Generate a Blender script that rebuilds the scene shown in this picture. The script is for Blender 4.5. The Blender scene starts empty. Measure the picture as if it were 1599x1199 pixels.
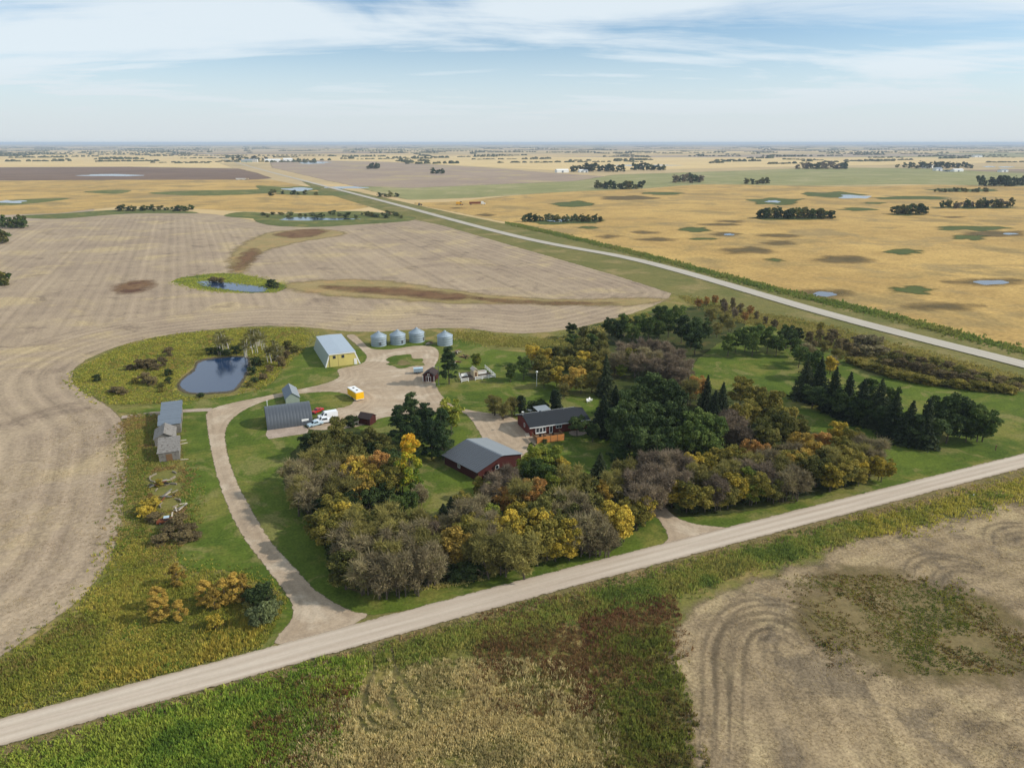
import bpy, math, random
import numpy as np
from mathutils import Vector, Matrix, noise as mnoise
R = math.radians
random.seed(7)
S = bpy.context.scene
COL = S.collection

# ------------------------------------------------------------------ camera, sky, sun, exposure
CAM_H, FPX, PITCH = 75.0, 1110.0, R(18.75)
cd = bpy.data.cameras.new('camera')
cd.sensor_width = 36.0
cd.lens = 36.0 * FPX / 1599.0
cd.clip_start, cd.clip_end = 0.5, 120000
cam = bpy.data.objects.new('camera', cd)
COL.objects.link(cam)
cam.location = (0, 0, CAM_H)
cam.rotation_euler = (R(90) - PITCH, 0, 0)
S.camera = cam

SUN_EL, SUN_AZ = R(33), R(92)          # azimuth measured clockwise from +Y
w = bpy.data.worlds.new('World')
S.world = w
w.use_nodes = True
wt = w.node_tree
wt.nodes.clear()


class NT:
    """tiny wrapper to write node graphs as expressions"""
    def __init__(s, tree):
        s.t = tree

    def node(s, typ, **kw):
        n = s.t.nodes.new(typ)
        for k, v in kw.items():
            setattr(n, k, v)
        return n

    def put(s, sock, v):
        if hasattr(v, 'links'):
            s.t.links.new(v, sock)
        elif isinstance(v, (tuple, list)):
            v = tuple(v)
            sock.default_value = v if len(sock.default_value) == len(v) else v + (1.0,)
        else:
            sock.default_value = v

    def m(s, op, a, b=0.0, c=None, clamp=False):
        n = s.node('ShaderNodeMath', operation=op, use_clamp=clamp)
        s.put(n.inputs[0], a)
        s.put(n.inputs[1], b)
        if c is not None:
            s.put(n.inputs[2], c)
        return n.outputs[0]

    def vm(s, op, a, b=None):
        n = s.node('ShaderNodeVectorMath', operation=op)
        s.put(n.inputs[0], a)
        if b is not None:
            s.put(n.inputs[1], b)
        return n.outputs['Value'] if op in ('DOT_PRODUCT', 'LENGTH') else n.outputs[0]

    def noise(s, vec, scale, detail=3.0, rough=0.55, dist=0.0):
        n = s.node('ShaderNodeTexNoise')
        s.put(n.inputs['Vector'], vec)
        n.inputs['Scale'].default_value = scale
        n.inputs['Detail'].default_value = detail
        n.inputs['Roughness'].default_value = rough
        n.inputs['Distortion'].default_value = dist
        return n.outputs['Fac']

    def rng(s, v, a, b, c=0.0, d=1.0, smooth=True):
        n = s.node('ShaderNodeMapRange', interpolation_type='SMOOTHSTEP' if smooth else 'LINEAR')
        s.put(n.inputs[0], v)
        for i, q in enumerate((a, b, c, d)):
            s.put(n.inputs[i + 1], q)
        return n.outputs[0]

    def mix(s, f, a, b, blend='MIX'):
        n = s.node('ShaderNodeMix', data_type='RGBA', blend_type=blend)
        s.put(n.inputs[0], f)
        s.put(n.inputs[6], a)
        s.put(n.inputs[7], b)
        return n.outputs[2]

    def sep(s, v):
        n = s.node('ShaderNodeSeparateXYZ')
        s.put(n.inputs[0], v)
        return n.outputs

    def comb(s, x, y, z):
        n = s.node('ShaderNodeCombineXYZ')
        for i, q in enumerate((x, y, z)):
            s.put(n.inputs[i], q)
        return n.outputs[0]

    def attr(s, name):
        n = s.node('ShaderNodeAttribute', attribute_name=name)
        return n

    def scale(s, col, f):
        n = s.node('ShaderNodeVectorMath', operation='SCALE')
        s.put(n.inputs[0], col)
        s.put(n.inputs['Scale'], f)
        return n.outputs[0]


q = NT(wt)
sky = q.node('ShaderNodeTexSky', sky_type='NISHITA', sun_disc=False)
sky.sun_elevation, sky.sun_rotation = SUN_EL, SUN_AZ
sky.altitude, sky.air_density, sky.dust_density, sky.ozone_density = 600, 1.0, 0.6, 1.5
dirv = q.node('ShaderNodeTexCoord').outputs['Generated']
dx, dy, dz = q.sep(dirv)
den = q.m('ADD', q.m('MAXIMUM', dz, 0.0), 0.085)
pl = q.comb(q.m('DIVIDE', dx, den), q.m('DIVIDE', dy, den), 0.0)     # thin cirrus on a flat deck far above
pw = q.vm('ADD', pl, q.comb(q.noise(pl, 0.22, 3), q.noise(q.vm('ADD', pl, (9, 4, 0)), 0.22, 3), 0.0))
st = q.vm('MULTIPLY', pw, (0.42, 0.66, 1.0))
c1 = q.noise(q.vm('ADD', st, (3.1, 0.4, 0.0)), 0.80, 8, 0.58, 0.6)
c2 = q.noise(q.vm('ADD', q.vm('MULTIPLY', pw, (0.24, 0.9, 1)), (1.7, 5.2, 0)), 1.5, 7, 0.64, 0.5)
cl = q.m('ADD', q.m('MULTIPLY', c1, 0.68), q.m('MULTIPLY', c2, 0.32))
cl = q.rng(cl, 0.36, 0.56)
low = q.rng(dz, 0.0, 0.15, 0.95, 0.10)                                  # the veil thickens with the longer path to the horizon
cov = q.m('MAXIMUM', q.m('MULTIPLY', cl, 0.93), low)
white = q.mix(q.rng(dz, 0.0, 0.10), (7.0, 7.6, 8.0), (8.0, 8.9, 9.5))
skyc = q.mix(cov, q.vm('MULTIPLY', sky.outputs[0], (0.94, 1.14, 1.28)), white)
bg = q.node('ShaderNodeBackground')
q.put(bg.inputs[0], skyc)
bg.inputs[1].default_value = 0.128
out = q.node('ShaderNodeOutputWorld')
wt.links.new(bg.outputs[0], out.inputs[0])

sl = bpy.data.lights.new('sun', 'SUN')
sl.energy, sl.angle, sl.color = 5.0, R(0.6), (1.0, 0.94, 0.85)
sun = bpy.data.objects.new('sun', sl)
COL.objects.link(sun)
sd = Vector((math.sin(SUN_AZ) * math.cos(SUN_EL), math.cos(SUN_AZ) * math.cos(SUN_EL), math.sin(SUN_EL)))
sun.rotation_euler = (-sd).to_track_quat('-Z', 'Y').to_euler()
sun.location = sd * 300

S.view_settings.view_transform = 'Standard'
S.view_settings.look = 'None'
S.view_settings.exposure = -0.38
S.view_settings.gamma = 1.0
S.render.engine = 'CYCLES'
S.cycles.use_denoising = True
S.cycles.max_bounces = 5
S.cycles.diffuse_bounces = 2
S.cycles.glossy_bounces = 2
S.cycles.transmission_bounces = 2
S.cycles.transparent_max_bounces = 12
S.cycles.volume_bounces = 0
S.cycles.caustics_reflective = S.cycles.caustics_refractive = False


# ------------------------------------------------------------------ helpers
def G(x, y, z=0.0):
    """photo pixel -> point where its ray meets the level z"""
    u, v = (x - 799.5) / FPX, -(y - 599.5) / FPX
    ddx, ddy, ddz = u, math.cos(PITCH) + v * math.sin(PITCH), -math.sin(PITCH) + v * math.cos(PITCH)
    t = (z - CAM_H) / ddz
    return Vector((ddx * t, ddy * t, z))


def lin(c):
    c = [v / 255.0 for v in c]
    return tuple(v / 12.92 if v <= 0.04045 else ((v + 0.055) / 1.055) ** 2.4 for v in c)


def smooth(pts, n=4, closed=True):
    P = [Vector(p[:2]) for p in pts]
    out = []
    N = len(P)
    for i in range(N if closed else N - 1):
        if closed:
            a, b, c, d = P[i - 1], P[i], P[(i + 1) % N], P[(i + 2) % N]
        else:
            a, b, c, d = P[max(i - 1, 0)], P[i], P[i + 1], P[min(i + 2, N - 1)]
        for k in range(n):
            t = k / n
            out.append(0.5 * ((2 * b) + (c - a) * t + (2 * a - 5 * b + 4 * c - d) * t * t + (3 * b - a - 3 * c + d) * t ** 3))
    if not closed:
        out.append(P[-1])
    return out


def px(pts, z=0.0):
    return [G(x, y, z) for x, y in pts]


def sdf(poly, X, Y):
    """signed distance of points to a polygon, positive inside"""
    A = np.array([(p[0], p[1]) for p in poly])
    B = np.roll(A, -1, 0)
    d2 = np.full(X.shape, 1e30)
    ins = np.zeros(X.shape, bool)
    for (ax, ay), (bx, by) in zip(A, B):
        ex, ey = bx - ax, by - ay
        L = ex * ex + ey * ey + 1e-12
        t = np.clip(((X - ax) * ex + (Y - ay) * ey) / L, 0, 1)
        d2 = np.minimum(d2, (X - ax - t * ex) ** 2 + (Y - ay - t * ey) ** 2)
        c = (ay > Y) != (by > Y)
        xi = ax + (Y - ay) / (by - ay + 1e-12) * ex
        ins ^= c & (X < xi)
    d = np.sqrt(d2)
    return np.where(ins, d, -d)


def link(o, parent=None):
    COL.objects.link(o)
    if parent is not None:
        o.parent = parent
    return o


def struct(o, kind='structure'):
    o['kind'] = kind
    return o


def tag(o, label, cat, group=None):
    o['label'] = label
    o['category'] = cat
    if group:
        o['group'] = group
    return o


def mesh_from(name, V, F, mat=None, attrs=None, smooth_sh=False):
    me = bpy.data.meshes.new(name)
    V = np.asarray(V, dtype=np.float32)
    F = np.asarray(F, dtype=np.int32)
    k = F.shape[1]
    me.vertices.add(len(V))
    me.vertices.foreach_set('co', V.ravel())
    me.loops.add(F.size)
    me.loops.foreach_set('vertex_index', F.ravel())
    me.polygons.add(len(F))
    me.polygons.foreach_set('loop_start', np.arange(0, F.size, k, dtype=np.int32))
    if smooth_sh:
        me.polygons.foreach_set('use_smooth', np.ones(len(F), bool))
    for nm, (typ, data) in (attrs or {}).items():
        at = me.attributes.new(nm, typ, 'POINT')
        at.data.foreach_set('color' if typ == 'FLOAT_COLOR' else 'value', np.asarray(data, dtype=np.float32).ravel())
    me.update(calc_edges=True)
    if mat:
        me.materials.append(mat)
    return me


LAYER = 0.02
UID = [0]


def lay(layer):
    UID[0] += 1
    return LAYER * layer + UID[0] * 0.00012


def sheet(name, poly, mat, layer, cell=None, pad=3.0, sm=4, kind='structure'):
    """a ground sheet over a polygon; its material trims the outline raggedly by the stored edge distance"""
    P = smooth(poly, sm) if sm > 1 else [Vector(p[:2]) for p in poly]
    xs, ys = [p[0] for p in P], [p[1] for p in P]
    x0, x1, y0, y1 = min(xs) - pad, max(xs) + pad, min(ys) - pad, max(ys) + pad
    if cell is None:
        cell = max(math.sqrt((x1 - x0) * (y1 - y0)) / 72, 0.5)
    nx, ny = max(int((x1 - x0) / cell) + 2, 3), max(int((y1 - y0) / cell) + 2, 3)
    nx, ny = min(nx, 260), min(ny, 260)
    X, Y = np.meshgrid(np.linspace(x0, x1, nx), np.linspace(y0, y1, ny))
    D = sdf(P, X.ravel(), Y.ravel())
    idx = np.arange(nx * ny).reshape(ny, nx)
    F = np.stack([idx[:-1, :-1], idx[:-1, 1:], idx[1:, 1:], idx[1:, :-1]], -1).reshape(-1, 4)
    F = F[(D[F].max(1) > -pad)]
    V = np.stack([X.ravel(), Y.ravel(), np.full(nx * ny, lay(layer))], -1)
    used = np.unique(F)
    rm = np.full(nx * ny, -1)
    rm[used] = np.arange(len(used))
    me = mesh_from(name, V[used], rm[F], mat, {'sd': ('FLOAT', D[used])})
    o = bpy.data.objects.new(name, me)
    o['kind'] = kind
    return link(o)


def strip(name, pts, half, mat, layer, rise=0.0, pad=1.2, sub=6, taper=False):
    """a road-like band along a line; keeps the distance across it"""
    P = smooth(pts, sub, False)
    rows = (-half - pad, -half, -half * 0.5, 0, half * 0.5, half, half + pad)
    V, D, T, A = [], [], [], []
    run = 0
    zb = lay(layer)
    for i, p in enumerate(P):
        d = (P[min(i + 1, len(P) - 1)] - P[max(i - 1, 0)]).normalized()
        n = Vector((-d.y, d.x))
        if i:
            run += (p - P[i - 1]).length
        s = 1.0
        if taper:
            s = max(0.05, min(1.0, 4 * i / len(P), 4 * (len(P) - 1 - i) / len(P)))
        for r in rows:
            z = zb + (rise if abs(r) <= half else 0.0)
            V.append((p.x + n.x * r * s, p.y + n.y * r * s, z))
            D.append(half - abs(r))
            T.append(r)
            A.append(run)
    k = len(rows)
    F = [(i * k + j + 1, i * k + j, (i + 1) * k + j, (i + 1) * k + j + 1) for i in range(len(P) - 1) for j in range(k - 1)]
    me = mesh_from(name, V, F, mat, {'sd': ('FLOAT', D), 'lat': ('FLOAT', T), 'run': ('FLOAT', A)})
    return struct(link(bpy.data.objects.new(name, me)))


# ------------------------------------------------------------------ ground materials
def newmat(name):
    m = bpy.data.materials.new(name)
    m.use_nodes = True
    m.node_tree.nodes.clear()
    return m, NT(m.node_tree)


def finish(m, q, col, rough=0.9, alpha=None, spec=0.2, metal=0.0, bump=None, trans=0.0):
    b = q.node('ShaderNodeBsdfPrincipled')
    q.put(b.inputs['Base Color'], col)
    q.put(b.inputs['Roughness'], rough)
    q.put(b.inputs['Metallic'], metal)
    b.inputs['Specular IOR Level'].default_value = spec
    if bump is not None:
        bn = q.node('ShaderNodeBump')
        bn.inputs['Strength'].default_value = bump[1]
        bn.inputs['Distance'].default_value = bump[2]
        q.put(bn.inputs['Height'], bump[0])
        q.put(b.inputs['Normal'], bn.outputs[0])
    sh = b.outputs[0]
    if trans:
        t = q.node('ShaderNodeBsdfTranslucent')
        q.put(t.inputs[0], col)
        mx = q.node('ShaderNodeMixShader')
        mx.inputs[0].default_value = trans
        q.t.links.new(sh, mx.inputs[1])
        q.t.links.new(t.outputs[0], mx.inputs[2])
        sh = mx.outputs[0]
    if alpha is not None:
        t = q.node('ShaderNodeBsdfTransparent')
        mx = q.node('ShaderNodeMixShader')
        q.put(mx.inputs[0], alpha)
        q.t.links.new(t.outputs[0], mx.inputs[1])
        q.t.links.new(sh, mx.inputs[2])
        sh = mx.outputs[0]
    o = q.node('ShaderNodeOutputMaterial')
    q.t.links.new(sh, o.inputs[0])
    return m


def gmat(name, cols, sizes=(45, 7, 0.8), con=(1.0, 0.8, 0.5), stripes=(), edge=(1.2, 2.5, 0.2), spots=None, rough=0.95, bump=0.0, amax=1.0):
    """soil or turf: cols = two or three colours; sizes/con = metres and weight of three noise octaves;
    stripes = (direction in degrees or 'sd', spacing, strength, wobble, from_sd, to_sd)"""
    m, q = newmat(name)
    pos = q.node('ShaderNodeNewGeometry').outputs['Position']
    s_d = q.attr('sd').outputs['Fac']
    n1 = q.noise(pos, 1 / sizes[0], 4, 0.6)
    n2 = q.noise(q.vm('ADD', pos, (31, 7, 3)), 1 / sizes[1], 4, 0.6)
    n3 = q.noise(q.vm('ADD', pos, (5, 17, 9)), 1 / sizes[2], 3, 0.7)
    t = q.m('ADD', q.m('MULTIPLY', q.m('SUBTRACT', n1, 0.5), 2.6 * con[0]), q.m('MULTIPLY', q.m('SUBTRACT', n2, 0.5), 2.2 * con[1]))
    t = q.m('ADD', t, 0.5, clamp=True)
    L = [lin(c) for c in cols]
    col = q.mix(t, L[0], L[1])
    if len(L) > 2:
        n4 = q.noise(q.vm('ADD', pos, (70, 1, 0)), 1.7 / sizes[0], 5, 0.65, 0.4)
        col = q.mix(q.rng(n4, 0.50, 0.66), col, L[2])
    v = q.m('ADD', 1.0, q.m('MULTIPLY', q.m('SUBTRACT', n3, 0.5), 2.0 * con[2]))
    x, y, z = q.sep(pos)
    for (d, sp, k, wob, lo, hi) in stripes:
        if d == 'sd':
            c = s_d
        else:
            c = q.m('ADD', q.m('MULTIPLY', x, -math.sin(R(d))), q.m('MULTIPLY', y, math.cos(R(d))))
        wn = q.noise(pos, 1 / 35.0, 3)
        c = q.m('ADD', c, q.m('MULTIPLY', q.m('SUBTRACT', wn, 0.5), wob))
        # irregular bands: one-dimensional noise of the coordinate, plus regular passes
        band = q.noise(q.comb(q.m('DIVIDE', c, sp), q.m('MULTIPLY', n1, 0.6), 0.0), 1.0, 4, 0.7)
        sn = q.m('SINE', q.m('MULTIPLY', c, 2 * math.pi / (sp * 1.6)))
        e = q.m('ADD', q.m('MULTIPLY', q.m('SUBTRACT', band, 0.5), 2.6), q.m('MULTIPLY', sn, 0.22))
        e = q.m('MULTIPLY', e, k)
        e = q.m('MULTIPLY', e, q.rng(n2, 0.30, 0.6, 0.35, 1.0))
        gate = q.m('MULTIPLY', q.rng(s_d, lo - 4, lo + 4), q.rng(s_d, hi - 4, hi + 4, 1.0, 0.0))
        v = q.m('ADD', v, q.m('MULTIPLY', e, gate))
    v = q.m('MAXIMUM', v, 0.25)
    if spots:
        n5 = q.noise(q.vm('ADD', pos, (11, 90, 0)), 1 / spots[1], 5, 0.7, 0.6)
        col = q.mix(q.m('MULTIPLY', q.rng(n5, spots[2], spots[2] + 0.10), spots[3]), col, lin(spots[0]))
    col = q.scale(col, v)
    a = None
    if edge:
        en = q.noise(pos, 1 / edge[1], 4, 0.65)
        ed = q.m('ADD', s_d, q.m('MULTIPLY', q.m('SUBTRACT', en, 0.5), 2 * edge[0]))
        a = q.rng(ed, -edge[2], edge[2], 0.0, amax)
    return finish(m, q, col, rough, a, 0.08, bump=(n3, 0.6, bump) if bump else None)


def roadmat(name, c1, c2, c3, half, edge=(0.6, 1.4, 0.15)):
    m, q = newmat(name)
    pos = q.node('ShaderNodeNewGeometry').outputs['Position']
    s_d, lat, run = (q.attr(k).outputs['Fac'] for k in ('sd', 'lat', 'run'))
    n1 = q.noise(q.comb(q.m('MULTIPLY', lat, 0.9), q.m('MULTIPLY', run, 0.03), 0), 1.0, 4, 0.6)
    n2 = q.noise(pos, 2.0, 4, 0.7)
    n0 = q.noise(pos, 0.08, 3)
    col = q.mix(q.rng(n1, 0.35, 0.65), lin(c1), lin(c2))
    rut = q.m('POWER', q.m('ABSOLUTE', q.m('SINE', q.m('MULTIPLY', lat, math.pi / (half * 0.62)))), 3.0)
    col = q.mix(q.m('MULTIPLY', rut, 0.28), col, lin(c3))
    col = q.mix(q.rng(s_d, 0.7, 0.0, 0.0, 0.55), col, lin(c3))
    v = q.m('ADD', 0.8, q.m('ADD', q.m('MULTIPLY', n2, 0.26), q.m('MULTIPLY', n0, 0.16)))
    ed = q.m('ADD', s_d, q.m('MULTIPLY', q.m('SUBTRACT', q.noise(pos, 1 / edge[1], 4, 0.7), 0.5), 2 * edge[0]))
    return finish(m, q, q.scale(col, v), 0.95, q.rng(ed, -edge[2], edge[2]), 0.1)


def plain(name, c, rough=0.6, metal=0.0, spec=0.3, var=0.12, size=0.6, streak=None, dirt=None):
    """painted / metal / wood: base colour with weathering; streak = (axis scale vector, strength)"""
    m, q = newmat(name)
    co = q.node('ShaderNodeTexCoord').outputs['Object']
    n = q.noise(co, 1 / size, 4, 0.65)
    v = q.m('ADD', 1 - var, q.m('MULTIPLY', n, 2 * var))
    col = lin(c)
    if dirt:
        col = q.mix(q.rng(q.noise(q.vm('ADD', co, (4, 8, 1)), dirt[1], 5, 0.7), 0.48, 0.68, 0, dirt[2]), col, lin(dirt[0]))
    if streak:
        ns = q.noise(q.vm('MULTIPLY', co, streak[0]), 1.0, 4, 0.7)
        v = q.m('ADD', v, q.m('MULTIPLY', q.m('SUBTRACT', ns, 0.5), streak[1]))
    return finish(m, q, q.scale(col, v), rough, None, spec, metal)


M = {}
M['stubble'] = gmat('stubble_soil', [(170, 151, 125), (148, 130, 110), (176, 156, 121)], (70, 9, 1.0), (0.8, 0.8, 0.6),
                    [('sd', 3.4, 0.42, 1.2, -10, 38), (114, 3.6, 0.30, 2.2, 38, 900), (114, 15, 0.14, 4.0, 38, 900)], (1.0, 3, 0.3), ((120, 104, 88), 22, 0.56, 0.6))
M['stubble_near'] = gmat('stubble_pale', [(160, 140, 108), (134, 117, 92), (166, 147, 112)], (22, 4, 0.5), (0.9, 1.0, 1.0),
                         [('sd', 2.4, 0.42, 1.0, -10, 900), (-52, 9, 0.34, 5.0, 14, 900)], (4.5, 7, 1.6), ((104, 93, 78), 12, 0.51, 0.6))
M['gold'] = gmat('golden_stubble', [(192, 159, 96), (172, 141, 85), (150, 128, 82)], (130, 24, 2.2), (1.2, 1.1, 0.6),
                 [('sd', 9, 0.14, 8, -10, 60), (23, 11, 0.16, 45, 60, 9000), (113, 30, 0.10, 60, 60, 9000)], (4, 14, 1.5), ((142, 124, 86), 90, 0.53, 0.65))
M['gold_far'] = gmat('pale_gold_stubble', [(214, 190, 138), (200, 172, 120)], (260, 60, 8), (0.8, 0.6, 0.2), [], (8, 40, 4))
M['plough'] = gmat('dark_tilled_soil', [(128, 106, 88), (110, 90, 76)], (240, 50, 6), (0.8, 0.7, 0.2), [], (8, 40, 4))
M['mauve'] = gmat('mauve_stubble', [(164, 144, 124), (148, 130, 114), (170, 152, 116)], (220, 50, 6), (0.8, 0.6, 0.2), [], (8, 40, 4))
M['pasture'] = gmat('olive_pasture', [(150, 146, 98), (130, 130, 84), (160, 150, 108)], (160, 40, 4), (0.9, 0.8, 0.3), [], (10, 40, 5))
M['wet'] = gmat('wet_grass', [(104, 110, 58), (84, 92, 50), (132, 122, 70)], (30, 6, 1.0), (1.0, 0.9, 0.6), [], (3.0, 9, 0.8))
M['spot_brown'] = gmat('bare_wet_soil', [(118, 101, 68), (98, 86, 58)], (20, 6, 1.2), (1, .8, .5), [], (9.0, 16, 8.0), amax=0.85)
M['spot_green'] = gmat('dark_marsh_grass', [(92, 98, 52), (76, 86, 46)], (20, 6, 1.2), (1, .8, .5), [], (9.0, 16, 3.0))
M['weedy'] = gmat('weedy_soil', [(114, 100, 66), (130, 114, 80), (98, 92, 56)], (12, 3, .7), (1, .9, .6), [], (9.0, 9, 4.0))
M['rust'] = gmat('rust_weeds', [(116, 86, 62), (132, 104, 74), (98, 70, 54)], (22, 5, 0.8), (1.0, 0.9, 0.7), [], (10.0, 12, 6), amax=0.85)
M['swale'] = gmat('dry_swale_grass', [(158, 138, 96), (140, 126, 82), (164, 136, 92)], (26, 6, 1.0), (1.0, 0.9, 0.6), [], (8.0, 12, 4))
M['rough'] = gmat('rough_grass', [(124, 116, 62), (100, 102, 52), (144, 126, 78)], (24, 4, 0.6), (1.0, 0.9, 0.7), [], (2.0, 4, 0.4))
M['verge'] = gmat('verge_grass', [(122, 114, 66), (100, 102, 54), (138, 124, 80)], (40, 6, 0.8), (0.9, 0.8, 0.6), [(112, 3.0, 0.10, 3, -10, 900)], (1.5, 5, 0.5))
M['dry_verge'] = gmat('dry_verge', [(128, 112, 76), (104, 98, 60), (140, 122, 88)], (14, 3, 0.5), (1.0, 0.9, 0.7), [], (0.8, 1.6, 0.2))
M['lawn'] = gmat('mown_lawn', [(92, 106, 38), (72, 89, 31), (116, 114, 54)], (30, 4, 0.5), (1.2, 1.0, 0.8),
                 [(23, 1.1, 0.16, 1.0, -10, 900), ('sd', 1.2, 0.10, .8, -10, 6)], (0.5, 1.5, 0.15), ((130, 122, 74), 11, 0.52, 0.6))
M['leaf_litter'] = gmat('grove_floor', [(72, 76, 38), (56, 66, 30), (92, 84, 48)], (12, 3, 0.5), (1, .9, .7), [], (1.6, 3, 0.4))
M['gravel'] = gmat('farmyard_gravel', [(178, 159, 135), (158, 139, 116), (186, 169, 146)], (16, 3, 0.4), (0.9, 0.8, 0.35),
                   [('sd', 1.2, 0.26, 1.0, -5, 9), (20, 2.0, 0.20, 6.0, 9, 90)], (0.6, 1.5, 0.15), ((140, 124, 106), 9, 0.60, 0.5))
M['concrete'] = gmat('old_concrete', [(176, 158, 142), (150, 134, 118)], (5, 1.5, 0.3), (1, .8, .4), [], (0.25, 1.0, 0.08))
M['mud'] = gmat('pond_mud', [(96, 88, 72), (80, 74, 60)], (8, 2, 0.5), (1, .8, .4), [], (0.8, 3, 0.5))
M['track'] = gmat('wheel_rut', [(112, 99, 80), (98, 87, 70)], (8, 2, 0.4), (1, .8, .6), [], (0.7, 0.6, 0.4), amax=0.32)
M['road'] = roadmat('gravel_road', (198, 184, 166), (184, 168, 150), (154, 138, 117), 2.75)
M['highway'] = roadmat('gravel_highway', (190, 182, 168), (176, 168, 154), (146, 138, 114), 4.6)

# water
m, q = newmat('water')
pos = q.node('ShaderNodeNewGeometry').outputs['Position']
s_d = q.attr('sd').outputs['Fac']
wv = q.noise(q.vm('MULTIPLY', pos, (1.0, 2.4, 1)), 1.1, 3, 0.6)
en = q.noise(pos, 0.5, 4, 0.65)
M['water'] = finish(m, q, lin((32, 54, 84)), 0.10, q.rng(q.m('ADD', s_d, q.m('MULTIPLY', q.m('SUBTRACT', en, 0.5), 1.4)), -0.1, 0.1), 0.5, bump=(wv, 0.25, 0.05))

# the far plain: half-mile parcels of stubble, tilled soil and pasture
m, q = newmat('far_plain')
pos = q.node('ShaderNodeNewGeometry').outputs['Position']
x, y, z = q.sep(pos)
a = R(23.5)
ux = q.m('ADD', q.m('MULTIPLY', x, math.cos(a)), q.m('MULTIPLY', y, math.sin(a)))
uy = q.m('SUBTRACT', q.m('MULTIPLY', y, math.cos(a)), q.m('MULTIPLY', x, math.sin(a)))
wob = q.m('MULTIPLY', q.noise(pos, 1 / 500.0, 3), 240.0)
cx, cy = q.m('FLOOR', q.m('DIVIDE', q.m('ADD', ux, wob), 1600.0)), q.m('FLOOR', q.m('DIVIDE', q.m('ADD', uy, wob), 780.0))
wn = q.node('ShaderNodeTexWhiteNoise', noise_dimensions='2D')
q.put(wn.inputs['Vector'], q.comb(cx, cy, 0))
ramp = q.node('ShaderNodeValToRGB')
ramp.color_ramp.interpolation = 'CONSTANT'
stops = [(0, (196, 170, 124)), (0.22, (164, 146, 126)), (0.42, (184, 162, 122)), (0.58, (144, 126, 110)), (0.72, (146, 142, 104)), (0.84, (206, 180, 130))]
while len(ramp.color_ramp.elements) < len(stops):
    ramp.color_ramp.elements.new(0.5)
for e, (p, c) in zip(ramp.color_ramp.elements, stops):
    e.position = p
    e.color = lin(c) + (1,)
q.put(ramp.inputs[0], wn.outputs['Value'])
n1 = q.noise(pos, 1 / 420.0, 5, 0.65)
col = q.mix(q.rng(n1, 0.52, 0.68, 0, 0.7), ramp.outputs[0], lin((118, 116, 74)))
n2 = q.noise(q.vm('ADD', pos, (500, 90, 0)), 1 / 130.0, 4, 0.6)
M['plain'] = finish(m, q, q.scale(col, q.m('ADD', 0.75, q.m('MULTIPLY', n2, 0.5))), 0.95, None, 0.05)

# ------------------------------------------------------------------ ground, fields, roads, water
FAR = 42000.0
gm = mesh_from('ground', [(-FAR, -3000, 0), (FAR, -3000, 0), (FAR, FAR, 0), (-FAR, FAR, 0)], [(0, 1, 2, 3)], M['plain'])
struct(link(bpy.data.objects.new('ground', gm)))

sheet('rough_grassland', [(-420, 20), (420, 20), (420, 300), (120, 520), (-60, 560), (-420, 420)], M['rough'], 1, sm=1)

F1 = px([(-700, 1170), (-150, 1075), (0, 1024), (60, 987), (120, 942), (163, 893), (184, 842), (195, 780), (199, 705), (190, 656), (165, 632), (130, 611), (113, 590),
         (124, 568), (170, 546), (230, 528), (300, 518), (400, 509), (480, 511), (560, 519), (640, 515), (720, 512), (800, 521), (880, 516), (950, 500), (1010, 482), (1048, 462), (1030, 446),
         (920, 414), (800, 381), (690, 349), (640, 340), (560, 349), (480, 354), (420, 349), (370, 340), (310, 333), (200, 332), (90, 341), (0, 348), (-400, 362), (-1400, 420)])
sheet('stubble_field', F1, M['stubble'], 2, sm=3, pad=4)
sheet('golden_field', px([(-900, 352), (0, 336), (110, 331), (200, 322), (300, 326), (400, 331), (500, 331), (575, 324), (560, 311), (500, 297), (440, 284), (392, 280), (200, 280), (0, 283), (-900, 290)]), M['gold'], 2, sm=2, pad=12)
sheet('tilled_field', px([(-900, 281), (0, 282.5), (200, 281), (390, 281), (425, 279), (400, 270), (372, 263.5), (200, 261), (0, 262), (-900, 264)]), M['plough'], 2, sm=1, pad=25)
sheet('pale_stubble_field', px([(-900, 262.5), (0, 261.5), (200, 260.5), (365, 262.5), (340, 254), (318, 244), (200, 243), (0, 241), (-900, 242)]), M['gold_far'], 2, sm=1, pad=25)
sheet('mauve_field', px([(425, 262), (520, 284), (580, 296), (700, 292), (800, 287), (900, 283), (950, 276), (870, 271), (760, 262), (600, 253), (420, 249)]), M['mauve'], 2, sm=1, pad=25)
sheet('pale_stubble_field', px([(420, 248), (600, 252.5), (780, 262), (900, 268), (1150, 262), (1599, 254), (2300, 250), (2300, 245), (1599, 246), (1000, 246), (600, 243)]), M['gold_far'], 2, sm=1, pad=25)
sheet('pasture', px([(545, 290), (640, 313), (740, 309), (880, 300), (1000, 295), (1090, 288), (1250, 290), (1420, 288), (1599, 291), (2300, 300), (2300, 262), (1599, 271), (1440, 263), (1300, 262), (1150, 267), (960, 273), (900, 283), (780, 288), (640, 294)]), M['pasture'], 3, sm=1, pad=25)
F7 = px([(640, 317), (700, 316), (800, 306), (900, 299), (1010, 295), (1100, 288), (1200, 290), (1350, 292), (1450, 289), (1599, 292), (2100, 300), (2700, 380), (2300, 640), (1800, 572),
         (1599, 544), (1500, 521), (1380, 489), (1200, 447), (1050, 408), (920, 376), (800, 349), (720, 333)])
sheet('golden_field', F7, M['gold'], 4, sm=2, pad=10)
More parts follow.
